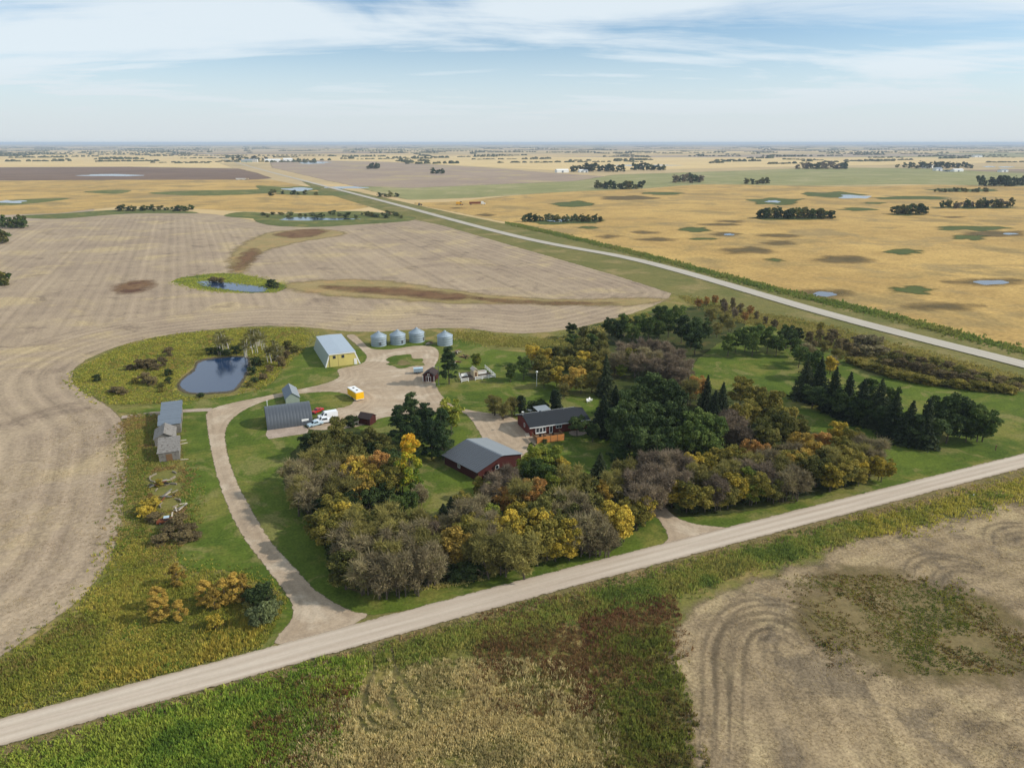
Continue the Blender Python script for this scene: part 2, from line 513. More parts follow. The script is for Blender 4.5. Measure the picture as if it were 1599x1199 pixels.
sheet('stubble_field', px([(1010, 1500), (1075, 1199), (1072, 1090), (1050, 1010), (1085, 950), (1160, 915), (1250, 885), (1305, 855), (1400, 828), (1500, 803), (1599, 778), (1900, 705), (2600, 900), (2300, 1600)]), M['stubble_near'], 2, sm=3, pad=5, cell=0.9)

# highway verges and wet ground
sheet('highway_verge', px([(470, 283), (560, 300), (640, 318), (720, 336), (800, 352), (920, 379), (1050, 411), (1200, 450), (1380, 492), (1500, 524), (1599, 548), (1900, 610),
                           (1900, 690), (1599, 606), (1450, 588), (1330, 552), (1200, 505), (1060, 462), (960, 430), (800, 384), (690, 352), (640, 342), (560, 318), (500, 300)]), M['verge'], 3, sm=1, pad=4, cell=3.0)
sheet('marsh', px([(400, 337), (470, 333), (560, 330), (640, 338), (640, 345), (560, 351), (480, 355), (410, 350)]), M['wet'], 4)
sheet('marsh', px([(20, 338), (90, 334), (180, 328), (250, 327), (310, 333), (200, 334), (90, 342)]), M['wet'], 4)
sheet('marsh', px([(380, 331), (440, 336), (420, 342), (350, 338)]), M['wet'], 4)
sheet('marsh', px([(230, 302), (300, 298), (400, 296), (470, 291), (500, 296), (420, 302), (320, 306)]), M['wet'], 4)
sheet('marsh', px([(130, 300), (170, 297), (205, 298), (180, 303)]), M['wet'], 4)
sheet('marsh', px([(0, 314), (50, 311), (110, 310), (60, 317), (0, 321), (-60, 318)]), M['wet'], 4)
sheet('marsh', px([(430, 303), (480, 299), (560, 302), (520, 306)]), M['wet'], 4)
sheet('marsh', px([(400, 290), (440, 292), (500, 293), (480, 299), (420, 300)]), M['wet'], 5)
# dry swale that winds through the ploughed field
sheet('dry_swale', px([(360, 398), (390, 375), (430, 362), (500, 358), (540, 366), (480, 376), (420, 390), (395, 405), (385, 420), (372, 432), (362, 420)]), M['swale'], 4, pad=6)
sheet('dry_swale', px([(440, 446), (520, 437), (610, 440), (720, 455), (860, 467), (1000, 466), (1046, 468), (960, 478), (820, 474), (700, 474), (590, 466), (500, 460)]), M['swale'], 4, pad=6)
sheet('rust_weed_patch', px([(375, 402), (395, 388), (402, 398), (385, 415), (368, 422)]), M['rust'], 5)
sheet('rust_weed_patch', px([(430, 366), (480, 358), (510, 362), (470, 372)]), M['rust'], 5)
sheet('rust_weed_patch', px([(505, 447), (570, 449), (640, 451), (720, 461), (745, 466), (690, 468), (620, 461), (540, 454)]), M['rust'], 5)
sheet('rust_weed_patch', px([(745, 466), (840, 471), (950, 473), (940, 475), (830, 474), (750, 469)]), M['rust'], 5)
sheet('rust_weed_patch', px([(180, 448), (205, 440), (240, 440), (225, 454), (195, 459)]), M['rust'], 5)
sheet('marsh', px([(272, 438), (300, 432), (350, 427), (400, 433), (445, 446), (430, 456), (380, 457), (320, 452)]), M['wet'], 5)
sheet('pond', px([(308, 440), (340, 440), (380, 444), (414, 449), (415, 455), (385, 456), (345, 451), (315, 446)]), M['water'], 7, cell=.6)
# ground round the near slough
sheet('slough_bank', px([(113, 592), (126, 570), (172, 548), (232, 530), (300, 520), (400, 511), (470, 513), (490, 528), (470, 552), (440, 580), (425, 600), (380, 612), (300, 624), (205, 634), (165, 628), (130, 609)]), M['rough'], 3)
sheet('pond', px([(281, 601), (290, 590), (304, 580), (311, 567), (335, 561), (378, 558), (387, 563), (385, 580), (374, 598), (362, 610), (330, 613), (296, 613)]), M['water'], 7, cell=0.5)
sheet('pond_shore', px([(277, 603), (288, 588), (302, 577), (309, 564), (335, 558.5), (380, 556), (390, 562), (388, 581), (377, 600), (364, 612.5), (330, 615.5), (293, 615)]), M['mud'], 6, cell=0.7)


def ell(cx_, cy_, rx, ry, n=14, seed=0):
    rr = random.Random(seed + int(cx_ * 7 + cy_))
    return px([(cx_ + rx * math.cos(t) * rr.uniform(.66, 1.22), cy_ + ry * math.sin(t) * rr.uniform(.55, 1.25)) for t in [2 * math.pi * i / n for i in range(n)]])


for (x_, y_, rx, ry, k) in [(897, 319, 34, 5, 'g'), (985, 310, 42, 3.6, 'b'), (1030, 302, 34, 2.6, 'g'), (1085, 359, 25, 4, 'g'), (1027, 374, 28, 2.8, 'b'), (951, 370, 17, 2.6, 'b'), (1008, 363, 18, 2.3, 'b'),
                            (1133, 366, 19, 3, 'b'), (1138, 346, 16, 2, 'b'), (1125, 351, 26, 1.8, 'b'), (1100, 373, 22, 1.8, 'g'), (1165, 392, 42, 5, 'b'), (1215, 380, 22, 3, 'b'), (1217, 368, 30, 2.8, 'b'), (1213, 407, 16, 3, 'g'),
                            (1319, 405, 48, 5, 'b'), (1409, 393.5, 31, 4.2, 'g'), (1288, 460, 36, 6.5, 'b'), (1420, 453.5, 45, 6.5, 'g'), (1545, 441, 56, 6, 'b'), (916, 355.5, 16, 2, 'g'), (757, 336, 11, 2, 'b'),
                            (1340, 327.5, 28, 2.6, 'g'), (1520, 357, 60, 4, 'g'), (1515, 371, 32, 4, 'g'), (1560, 365, 50, 5, 'b'), (1300, 305, 50, 5, 'g'), (1420, 309.5, 60, 3, 'g'), (1210, 314, 42, 6, 'g'), (1500, 297, 60, 2.6, 'g'),
                            (880, 346, 66, 5.5, 'g'), (1490, 339.5, 13, 1.5, 'b'), (1365, 317.5, 18, 1.3, 'g'), (1470, 479, 55, 5, 'b'), (1240, 341, 66, 3, 'g'), (1422, 335, 32, 2.5, 'g'), (1525, 324, 62, 2.5, 'g'), (715, 325, 9, 1, 'b')]:
    sheet('damp_hollow', ell(x_, y_, rx, ry), M['spot_brown' if k == 'b' else 'spot_green'], 6, pad=5)
for (x_, y_, rx, ry) in [(1287, 460, 22, 4.2), (1546, 441.3, 27, 3.6), (1138, 366.5, 9, 1.5), (1336, 308, 31, 3.4), (1206, 315, 12, 2), (874, 344.5, 19, 2.2), (1577, 365.5, 13, 1.2), (492, 342.5, 62, 2.6), (466, 296, 25, 2.6), (540, 293, 30, 2),
                         (182, 274, 58, 1.6), (15, 315.5, 26, 2.6), (490, 254, 24, 2.2), (1000, 258.5, 55, 1.0), (1480, 267, 14, 1.2), (1570, 261, 12, 1), (1545, 260.5, 10, 1)]:
    sheet('far_pond', ell(x_, y_, rx, ry), M['water'], 7, pad=3)

# lawns
LAWN = px([(352, 690), (353, 668), (372, 642), (430, 620), (470, 608), (540, 560), (562, 544), (575, 538), (720, 530), (770, 546), (860, 548), (900, 520), (960, 500), (1040, 482), (1110, 480), (1180, 497), (1250, 520),
           (1330, 560), (1420, 588), (1520, 602), (1599, 612), (1800, 648), (1800, 668), (1599, 712), (1400, 768), (1200, 815), (1130, 826), (1040, 850), (900, 890), (760, 926), (650, 950), (560, 960), (500, 938), (440, 885), (400, 825), (370, 762)])
sheet('lawn', LAWN, M['lawn'], 4, cell=1.3)
sheet('lawn', px([(284, 646), (322, 641), (330, 700), (347, 765), (377, 832), (422, 892), (455, 938), (458, 965), (430, 1003), (398, 1022), (424, 975), (440, 950), (432, 925), (400, 908), (350, 890), (300, 892), (276, 865), (300, 822), (282, 780), (290, 740), (284, 700)]), M['lawn'], 4, cell=.7)
sheet('lawn', px([(195, 638), (300, 626), (380, 615), (422, 600), (440, 578), (468, 550), (490, 541), (560, 541), (578, 552), (570, 568), (530, 590), (500, 600), (440, 612), (385, 626), (325, 640), (200, 645)]), M['lawn'], 4, cell=.8)

# gravel yard and lane
YARD = px([(428, 1004), (456, 965), (452, 935), (420, 892), (376, 832), (346, 765), (330, 705), (323, 660), (324, 644), (345, 634), (400, 622), (470, 608), (512, 598), (530, 588), (528, 577), (563, 569), (573, 558), (566, 548), (556, 538), (541, 525), (553, 523), (566, 534), (580, 545), (610, 546), (645, 541),
           (672, 541), (684, 548), (684, 562), (676, 578), (680, 600), (690, 618), (708, 634), (735, 641), (760, 645), (795, 650), (822, 668), (838, 690), (826, 704), (806, 716), (780, 704), (758, 690), (748, 674), (735, 655), (722, 645), (690, 643), (640, 648), (600, 652), (580, 660), (550, 668), (500, 672), (480, 668),
           (492, 655), (520, 640), (545, 634), (552, 624), (530, 613), (490, 613), (450, 618), (410, 628), (376, 644), (355, 665), (352, 692), (365, 742), (392, 795), (422, 845), (458, 885), (500, 928), (550, 955), (575, 962), (520, 990), (470, 1002)])
sheet('gravel_yard', YARD, M['gravel'], 6, cell=0.8, sm=3)
sheet('gravel_drive', px([(1030, 858), (1043, 842), (1036, 822), (1015, 797), (985, 778), (940, 760), (950, 752), (990, 762), (1020, 775), (1038, 792), (1056, 808), (1090, 820), (1140, 826), (1100, 842)]), M['gravel'], 6, cell=0.6, sm=3)
sheet('lawn', ell(631, 566, 30, 10.5, 20), M['lawn'], 8, cell=.5)
sheet('dry_patch', ell(630, 567, 11, 4), M['dry_verge'], 9, cell=.5)
sheet('concrete_apron', px([(417, 672), (472, 664), (482, 671), (480, 677), (420, 686), (415, 680)]), M['concrete'], 6, sm=1, cell=.5)
sheet('garden_soil', px([(719, 597), (771, 588), (757, 577), (718, 583)]), gmat('garden_soil', [(74, 66, 58), (92, 84, 72)], (4, 1.5, .4), (1, .8, .5), [], (.2, 1, .1)), 6, sm=1, cell=.5)
# grove floors
GROVES = [[(440, 745), (470, 690), (480, 660), (540, 665), (630, 700), (625, 770), (650, 815), (720, 800), (760, 770), (830, 715), (890, 735), (960, 750), (1010, 790), (1015, 810), (960, 840), (880, 862), (800, 885), (740, 905), (640, 918), (540, 908), (500, 840)],
          [(985, 740), (1000, 680), (930, 680), (935, 620), (880, 600), (830, 590), (815, 560), (890, 520), (960, 500), (1080, 480), (1180, 490), (1090, 560), (1090, 600), (1180, 620), (1250, 670), (1330, 680), (1385, 720), (1370, 740), (1290, 770), (1190, 795), (1060, 808), (1030, 790)]]
for gp in GROVES:
    sheet('grove_floor', px(gp), M['leaf_litter'], 5, cell=1.0)

# road and highway
road_pts = px([(-700, 1345), (-300, 1228), (0, 1145), (400, 1036), (800, 926.5), (1200, 822), (1599, 720), (2100, 593)])
dr = (road_pts[6] - road_pts[0]).normalized()
strip('dry_verge', [p + Vector((-dr.y, dr.x, 0)) * -4.3 for p in road_pts], 1.9, M['dry_verge'], 5)
strip('mown_verge', [p + Vector((-dr.y, dr.x, 0)) * 4.6 for p in road_pts[:5]], 2.2, M['verge'], 3)
strip('gravel_road', road_pts, 2.75, M['road'], 8, rise=0.10)
strip('highway', px([(2000, 676), (1599, 570), (1300, 493), (1000, 407.8), (800, 368), (600, 315), (480, 284), (400, 263), (357, 250.4), (320, 239)]), 4.6, M['highway'], 8, rise=0.15, sub=8, pad=1.5)
strip('field_track', px([(330, 640), (290, 642), (240, 646), (190, 652)]), 1.3, M['concrete'], 6)

# tyre marks where machines turned
TRACKS = []
for pts, wd in [([(1128, 1199), (1130, 1100), (1128, 1020), (1150, 975), (1195, 962), (1240, 975), (1260, 1005)], .7), ([(1180, 1020), (1178, 1000), (1200, 988), (1230, 995), (1250, 1015)], .4),
                ([(1205, 1040), (1203, 1010), (1212, 992)], .3), ([(1100, 1199), (1108, 1090), (1108, 1010), (1140, 955), (1195, 940), (1250, 950), (1290, 985)], .5), ([(1150, 1150), (1152, 1060), (1160, 1000), (1195, 975), (1228, 982)], .3), ([(1420, 900), (1425, 880), (1455, 868), (1500, 875), (1540, 885)], .5), ([(1462, 915), (1470, 895), (1500, 888), (1540, 895)], .3),
                ([(1545, 850), (1545, 830), (1570, 820), (1620, 822)], .4), ([(1580, 848), (1582, 838), (1620, 835)], .3),
                ([(582, 1010), (585, 1045), (572, 1080), (568, 1105), (580, 1130), (605, 1142), (625, 1142)], .4), ([(612, 1015), (618, 1050), (610, 1090), (625, 1115)], .35),
                ([(616, 1040), (640, 1075), (657, 1100), (657, 1120), (650, 1128)], .4), ([(590, 1060), (605, 1090), (620, 1120), (640, 1140)], .3), ([(560, 1120), (570, 1138), (585, 1146)], .3)]:
    gp_ = px(pts)
    reedy = pts[0][0] < 700         # single mower passes through the reeds
    TRACKS.append((gp_, 0.0 if reedy else .85))
    for off in ((0.0,) if reedy else (-.85, .85)):        # a pair of ruts
        pp_ = []
        for i_, p_ in enumerate(gp_):
            d_ = (gp_[min(i_ + 1, len(gp_) - 1)] - gp_[max(i_ - 1, 0)]).normalized()
            pp_.append(p_ + Vector((-d_.y, d_.x, 0)) * off)
        strip('wheel_track', pp_, .22 + wd * .3, M['track'], 7, pad=.4, taper=True)
sheet('weedy_patch', px([(1245, 950), (1290, 910), (1370, 898), (1450, 920), (1540, 945), (1590, 990), (1600, 1020), (1560, 1052), (1480, 1050), (1390, 1035), (1310, 1010), (1260, 980)]), M['weedy'], 5, cell=.8, pad=8)

# ------------------------------------------------------------------ building kit
class MB:
    def __init__(s):
        s.v, s.f = [], []

    def poly(s, *pts):
        i = len(s.v)
        s.v += [tuple(p) for p in pts]
        s.f.append(tuple(range(i, i + len(pts))))
        return s

    def box(s, x0, x1, y0, y1, z0, z1):
        i = len(s.v)
        s.v += [(x0, y0, z0), (x1, y0, z0), (x1, y1, z0), (x0, y1, z0), (x0, y0, z1), (x1, y0, z1), (x1, y1, z1), (x0, y1, z1)]
        s.f += [tuple(i + k for k in f) for f in ((0, 3, 2, 1), (4, 5, 6, 7), (0, 1, 5, 4), (1, 2, 6, 5), (2, 3, 7, 6), (3, 0, 4, 7))]
        return s

    def prism(s, prof, a, b, axis='y'):
        """closed profile swept from a to b; profile = (u, z) across the axis"""
        i, n = len(s.v), len(prof)
        for t in (a, b):
            s.v += [((u, t, z) if axis == 'y' else (t, u, z)) for u, z in prof]
        s.f += [(i + k, i + (k + 1) % n, i + n + (k + 1) % n, i + n + k) for k in range(n)]
        s.f += [tuple(i + k for k in range(n)), tuple(i + n + k for k in reversed(range(n)))]
        return s

    def tube(s, p0, p1, r0, r1=None, n=8, cap=True):
        r1 = r0 if r1 is None else r1
        p0, p1 = Vector(p0), Vector(p1)
        d = (p1 - p0).normalized()
        u = d.orthogonal().normalized()
        w_ = d.cross(u)
        i = len(s.v)
        for p, r in ((p0, r0), (p1, r1)):
            s.v += [tuple(p + (u * math.cos(t) + w_ * math.sin(t)) * r) for t in [2 * math.pi * k / n for k in range(n)]]
        s.f += [(i + k, i + (k + 1) % n, i + n + (k + 1) % n, i + n + k) for k in range(n)]
        if cap:
            s.f += [tuple(i + k for k in reversed(range(n))), tuple(i + n + k for k in range(n))]
        return s

    def lathe(s, prof, n=24, c=(0, 0)):
        i, k = len(s.v), len(prof)
        for j in range(n):
            t = 2 * math.pi * j / n
            s.v += [(c[0] + r * math.cos(t), c[1] + r * math.sin(t), z) for r, z in prof]
        for j in range(n):
            for h in range(k - 1):
                a_, b_ = i + j * k + h, i + ((j + 1) % n) * k + h
                s.f.append((a_, b_, b_ + 1, a_ + 1))
        return s

    def mesh(s, name, mat):
        me = bpy.data.meshes.new(name)
        me.from_pydata(s.v, [], s.f)
        me.materials.append(mat)
        me.update()
        return me

    def build(s, name, mat, parent=None, smooth_sh=False):
        me = s.mesh(name, mat)
        if smooth_sh:
            me.polygons.foreach_set('use_smooth', [True] * len(me.polygons))
        o = bpy.data.objects.new(name, me)
        return link(o, parent)


def empty(name, loc, rz=0.0, label=None, cat=None, group=None):
    o = bpy.data.objects.new(name, None)
    o.empty_display_size = 0.5
    o.location = (loc[0], loc[1], loc[2] if len(loc) > 2 else 0.0)
    o.rotation_euler = (0, 0, rz)
    if label:
        tag(o, label, cat, group)
    return link(o)


def copy_tree(o, parent=None):
    c = o.copy()
    COL.objects.link(c)
    c.parent = parent
    for ch in o.children:
        copy_tree(ch, c)
    return c


M['tin'] = plain('galvanised_roof', (150, 156, 160), 0.45, 0.35, 0.5, 0.10, 1.2, ((9, .5, 1), 0.10))
M['tin_dark'] = plain('grey_steel', (90, 95, 101), 0.45, 0.3, 0.45, 0.10, 1.5, ((.6, 6, 1), 0.08))
M['bin'] = plain('galvanised_bin', (150, 164, 174), 0.6, 0.25, 0.4, 0.12, 1.0, ((1, 1, 7), 0.30))
M['bluegrey'] = plain('pale_blue_roof', (168, 180, 190), 0.5, 0.15, 0.4, 0.06, 3.0, ((5, .3, 1), 0.06))
M['yellow_wall'] = plain('pale_yellow_siding', (206, 192, 116), 0.6, 0, 0.3, 0.08, 1.0, ((6, 6, .4), 0.12))
M['greenside'] = plain('grey_green_siding', (150, 162, 150), 0.6, 0, 0.3, 0.08, 1.0, ((6, 6, .4), 0.10))
M['white'] = plain('white_paint', (232, 232, 228), 0.5, 0, 0.4, 0.06)
M['glass'] = plain('window_glass', (40, 50, 58), 0.08, 0, 0.8, 0.05)
M['dark'] = plain('dark_gap', (34, 32, 30), 0.8, 0, 0.1, 0.1)
M['redwall'] = plain('shade_toned_red_siding', (70, 30, 27), 0.7, 0, 0.25, 0.14, 0.5, ((1, 1, 5), 0.14))  # red siding; tree shade on the garage gable is darkened into its base colour
M['brick'] = plain('red_brown_brick', (100, 46, 38), 0.8, 0, 0.2, 0.2, 0.25, ((2, 2, 9), 0.25))
M['shingle'] = plain('charcoal_shingles', (44, 47, 51), 0.85, 0, 0.2, 0.16, 0.4, ((3, 3, 8), 0.18))
M['cedar'] = plain('orange_cedar', (206, 136, 74), 0.65, 0, 0.3, 0.14, 0.4, ((6, 6, .8), 0.2))
M['oldwood'] = plain('weathered_wood', (128, 124, 118), 0.9, 0, 0.15, 0.2, 0.5, ((7, 7, .5), 0.35), ((92, 86, 80), 1.2, 0.8))
M['oldshingle'] = plain('weathered_shingles', (134, 130, 124), 0.9, 0, 0.15, 0.25, 0.35, ((2, 2, 6), 0.4), ((88, 80, 72), 1.6, 0.9))
M['slate'] = plain('slate_blue_roof', (112, 122, 132), 0.7, 0.1, 0.3, 0.1, 1.0, ((5, 1, 1), 0.12))
M['wood'] = plain('brown_wood', (120, 92, 66), 0.8, 0, 0.2, 0.2, 0.3, ((5, 5, 1), 0.3))
M['paleboard'] = plain('pale_board', (196, 184, 166), 0.8, 0, 0.2, 0.15)
M['yellow'] = plain('yellow_panel', (240, 186, 16), 0.4, 0, 0.4, 0.05)
M['vanwhite'] = plain('white_car_paint', (236, 238, 240), 0.25, 0, 0.5, 0.03)
M['red'] = plain('red_paint', (176, 30, 28), 0.3, 0, 0.5, 0.06)
M['paleblue'] = plain('pale_blue_paint', (172, 194, 206), 0.35, 0, 0.5, 0.06)
M['tyre'] = plain('black_rubber', (28, 28, 28), 0.85, 0, 0.2, 0.1)
M['steel'] = plain('steel_rim', (150, 150, 152), 0.4, 0.6, 0.5, 0.1)
M['brownroof'] = plain('dark_brown_roof', (64, 54, 52), 0.85, 0, 0.2, 0.15, 0.4)
M['tan'] = plain('tan_panel', (206, 188, 156), 0.7, 0, 0.2, 0.1)
M['stone'] = plain('concrete_ring', (142, 132, 116), 0.9, 0, 0.15, 0.2, 0.5, None, ((120, 104, 84), 1.5, 0.8))
M['rusty'] = plain('rusty_steel', (128, 74, 50), 0.85, 0.2, 0.2, 0.25, 0.4)
M['faryellow'] = plain('harvester_yellow', (226, 168, 40), 0.5)

GA = R(22.5)      # the farmstead follows the section grid


def frame(a, b):
    d = b - a
    return math.atan2(d.y, d.x), d.length


def window(parent, mat_frame, x0, x1, y, z0, z1, panes=1, face='front', fr=0.09):
    """a framed window set into a wall that faces -y (front) or -x (side): x0..x1 runs along the wall"""
    def P(u0, u1, d0, d1, a, b, mb):
        if face == 'front':
            mb.box(u0, u1, y - d1, y - d0, a, b)
        elif face == 'side':
            mb.box(y - d1, y - d0, u0, u1, a, b)
        else:
            mb.box(y + d0, y + d1, u0, u1, a, b)
    mb = MB()
    P(x0, x1, -0.02, 0.07, z0, z0 + fr, mb)
    P(x0, x1, -0.02, 0.07, z1 - fr, z1, mb)
    wd = (x1 - x0) / panes
    for k in range(panes + 1):
        c = min(max(x0 + wd * k, x0 + fr / 2), x1 - fr / 2)
        P(c - fr / 2, c + fr / 2, -0.02, 0.068, z0 + fr, z1 - fr, mb)
    f = mb.build('window', mat_frame, parent)
    for k in range(panes):
        mb = MB()
        P(x0 + wd * k + fr / 2, x0 + wd * (k + 1) - fr / 2, -0.02, 0.03, z0 + fr, z1 - fr, mb)
        mb.build('pane', M['glass'], f)
    return f


def roof_slope(parent, xa, xb, y_e, z_e, y_r, z_r, mat, n, name='roof_panel', th=0.06, rib=0.10, rmat=None):
    """n sheets of roofing side by side from eave to ridge, each with a raised seam"""
    wd = (xb - xa) / n
    me = None
    for k in range(n):
        if me is None:
            mb = MB()
            g = 0.075
            for (u0, u1, up, t) in ((g, wd - g, 0.0, th), (0.0, 0.08, 0.0, th + rib)):
                i = len(mb.v)
                for yy, zz in ((y_e, z_e), (y_r, z_r)):
                    mb.v += [(u0, yy, zz + up), (u1, yy, zz + up), (u1, yy, zz + t), (u0, yy, zz + t)]
                mb.f += [(i + a_, i + b_, i + c_, i + d_) for a_, b_, c_, d_ in ((0, 1, 2, 3), (7, 6, 5, 4), (0, 4, 5, 1), (1, 5, 6, 2), (2, 6, 7, 3), (3, 7, 4, 0))]
            me = mb.mesh(name, mat)
        o = bpy.data.objects.new(name, me)
        link(o, parent)
        o.location = (xa + wd * k, 0, 0)


# ---- bungalow
hx = G(826.9, 669.4, 2.6)
hr0, hr1 = G(813.8, 648.8, 4.1), G(905, 636.5, 4.1)
ang = frame(hr0, hr1)[0]
h = empty('house', (hx.x, hx.y, 0.08), ang, 'red brick bungalow with charcoal shingle roof and white bay window', 'house')
HL, HD, HW, HR = 18.0, 9.6, 2.7, 4.25
MB().prism([(0.4, -0.3), (HD + .4, -0.3), (HD + .4, HW), (HD / 2 + .4, HR - .12), (0.4, HW)], 0.4, HL - .4, 'x').build('wall', M['brick'], h)
rf = MB().prism([(-.1, HW - .12), (HD / 2 + .4, HR), (HD + .9, HW - .12), (HD + .9, HW + .06), (HD / 2 + .4, HR + .2), (-.1, HW + .06)], 0, HL, 'x').build('roof', M['shingle'], h)
MB().box(-.02, HL + .02, -.16, -.1, HW - .16, HW + .08).box(-.02, HL + .02, HD + .9, HD + .96, HW - .16, HW + .08).build('gutter', M['white'], h)
MB().box(5.2, 5.7, 5.6, 6.0, 3.7, 4.9).build('chimney', M['tin_dark'], rf)
MB().tube((12.6, 5.9, 3.8), (12.6, 5.9, 4.8), .12).build('vent_pipe', M['tin'], rf)
for k in range(3):
    window(h, M['white'], 1.9 + k * 1.0, 2.8 + k * 1.0, 0.05 if k == 1 else 0.16, 0.95, 2.35, 1)
MB().box(1.8, 4.8, -.05, .42, .75, .95).box(1.8, 4.8, 0.0, .42, 2.35, 2.5).box(1.8, 4.8, .17, .42, .95, 2.35).build('bay_base', M['white'], h)
dr_ = MB().box(5.9, 6.9, .3, .44, .2, 2.4).build('door', M['white'], h)
MB().box(6.12, 6.68, .27, .32, .5, 2.2).build('pane', M['glass'], dr_)
MB().box(6.74, 6.8, .22, .3, 1.15, 1.25).build('handle', M['steel'], dr_)
window(h, M['white'], 7.9, 9.6, 0.4, 1.35, 2.25, 2)
window(h, M['white'], 13.2, 14.8, 0.4, 1.2, 2.25, 2)
window(h, M['white'], 4.3, 5.1, 0.4, 1.2, 2.3, 1, 'side')
MB().tube((.1, 5.2, HR - .3), (.1, 5.2, HR + 1.1), .04).lathe([(0.02, HR + .95), (.3, HR + 1.1), (.36, HR + 1.25)], 12, (.1, 5.2)).build('dish', M['white'], h)

# ---- cedar deck in front of the house
da, db = G(838.3, 693.7), G(881, 688)
ang, L = frame(da, db)
d = empty('deck', (da.x, da.y, 0.08), ang, 'raised deck with orange cedar fence panels before the bungalow', 'deck')
MB().box(0, L, 0.06, 3.9, .72, .84).build('floor', M['wood'], d)
for k in range(4):
    wd = L / 4
    for (z0, z1) in ((.06, .92), (1.0, 1.86)):
        MB().box(wd * k + .07, wd * (k + 1) - .07, -.04, .03, z0, z1).build('fence_panel', M['cedar'], d)
for k in range(5):
    MB().box(L / 4 * k - .06, L / 4 * k + .06, -.06, .06, 0, 1.98).build('post', M['wood'], d)
for xx in (0, L):
    MB().box(xx - .04, xx + .04, .1, 3.8, 1.0, 1.8).build('side_panel', M['wood'], d)
for k, (xx, yy) in enumerate(((1.6, 1.6), (2.9, 1.9), (5.4, 1.7))):
    c = empty('patio_chair', Matrix.Rotation(ang, 3, 'Z') @ Vector((xx, yy, 0)) + Vector((da.x, da.y, .92)), ang + k, 'small dark patio chair on the cedar deck', 'chair', 'patio chairs on the deck')
    MB().box(-.3, .3, -.3, .3, .38, .46).build('seat', M['dark'], c)
    MB().box(-.3, .3, .26, .34, .46, 1.0).build('backrest', M['dark'], c)
    for (lx, ly) in ((-.26, -.26), (.26, -.26), (-.26, .26), (.26, .26)):
        MB().box(lx - .03, lx + .03, ly - .03, ly + .03, 0, .38).build('leg', M['dark'], c)
pp = Matrix.Rotation(ang, 3, 'Z') @ Vector((L - .5, .6, 0)) + Vector((da.x, da.y, .92))
c = empty('planter', pp, ang, 'white planter tub on the corner of the cedar deck', 'planter')
MB().lathe([(0, 0), (.26, 0), (.34, .55), (.28, .55), (.26, .45), (0, .45)], 14).build('tub', M['white'], c)
st_ = empty('steps', G(822, 683) + Vector((0, 0, .1)), ang, 'low tan wooden steps beside the bungalow gable wall', 'steps')
for k in range(3):
    MB().box(0, 1.8, k * .4, k * .4 + .4, 0, .2 + .2 * k).build('tread', M['paleboard'], st_)
sheet('paver_patio', px([(888, 675), (905, 672), (917, 671), (918, 676), (908, 680), (895, 681)]), M['concrete'], 6, cell=.5)

# ---- things behind the house
ca = [G(831, 635.6, 2.5), G(848, 633.7, 2.5), G(860, 639.4, 2.5), G(840.6, 642.5, 2.5)]
ang, L = frame(ca[3], ca[2])
cn = empty('gazebo_canopy', (ca[3].x, ca[3].y, 0.08), ang, 'flat pale grey patio canopy on posts behind the bungalow', 'canopy')
MB().prism([(-.1, 2.42), (3.6, 2.6), (3.6, 2.7), (-.1, 2.52)], -.1, L + .1, 'x').build('roof', M['tin'], cn)
for (xx, yy) in ((0.1, .1), (L - .1, .1), (0.1, 3.4), (L - .1, 3.4)):
    MB().box(xx - .06, xx + .06, yy - .06, yy + .06, 0, 2.5).build('post', M['oldwood'], cn)
tb = empty('garden_table', G(826, 644) + Vector((0, 0, .08)), R(-35), 'white garden table beside the grey canopy and dark cedar', 'table')
MB().box(-.9, .9, -.5, .5, .72, .8).build('table_top', M['white'], tb)
for (lx, ly) in ((-.8, -.4), (.8, -.4), (-.8, .4), (.8, .4)):
    MB().box(lx - .05, lx + .05, ly - .05, ly + .05, 0, .72).build('leg', M['white'], tb)
for (xx, yy, rz) in ((918.5, 628.5, .4), (922.5, 626.5, 1.0)):
    c = empty('lawn_chair', G(xx, yy) + Vector((0, 0, .08)), rz, 'white lawn chair on the grass beyond the bungalow', 'chair', 'white lawn chairs behind the house')
    MB().box(-.38, .38, -.35, .4, .38, .46).build('seat', M['white'], c)
    MB().prism([(.3, .4), (.42, .4), (.62, 1.05), (.5, 1.05)], -.38, .38, 'x').build('backrest', M['white'], c)
    for s_ in (-1, 1):
        MB().box(s_ * .42 - .06, s_ * .42 + .06, -.35, .45, .6, .66).build('armrest', M['white'], c)
        for ly in (-.3, .35):
            MB().box(s_ * .42 - .04, s_ * .42 + .04, ly - .04, ly + .04, 0, .6).build('leg', M['white'], c)

# ---- garage with ribbed metal roof
r0, r1 = G(728.8, 686.2, 4.4), G(785, 712, 4.4)
ang, L = frame(r0, r1)
g = empty('garage', (r0.x, r0.y, .08), ang, 'red garage with shade-darkened walls and ribbed grey metal gable roof', 'garage')
W2 = 8.0
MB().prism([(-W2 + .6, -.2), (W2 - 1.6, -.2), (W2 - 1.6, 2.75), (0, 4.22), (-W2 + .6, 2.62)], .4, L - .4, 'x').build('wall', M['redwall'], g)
MB().prism([(-W2 + .02, 2.42), (0, 4.38), (W2 - 1.22, 2.72), (W2 - 1.22, 2.76), (0, 4.41), (-W2 + .02, 2.46)], .03, L - .03, 'x').build('roof_deck', M['dark'], g)
roof_slope(g, 0, L, -W2, 2.45, 0, 4.4, M['tin_dark'], 18)  # slope away from the sun: its shade is put into the darker metal
roof_slope(g, 0, L, W2 - 1.2, 2.75, 0, 4.4, M['tin'], 18)
MB().prism([(-.3, 4.38), (.3, 4.38), (0, 4.55)], -.05, L + .05, 'x').build('ridge_cap', M['tin'], g)
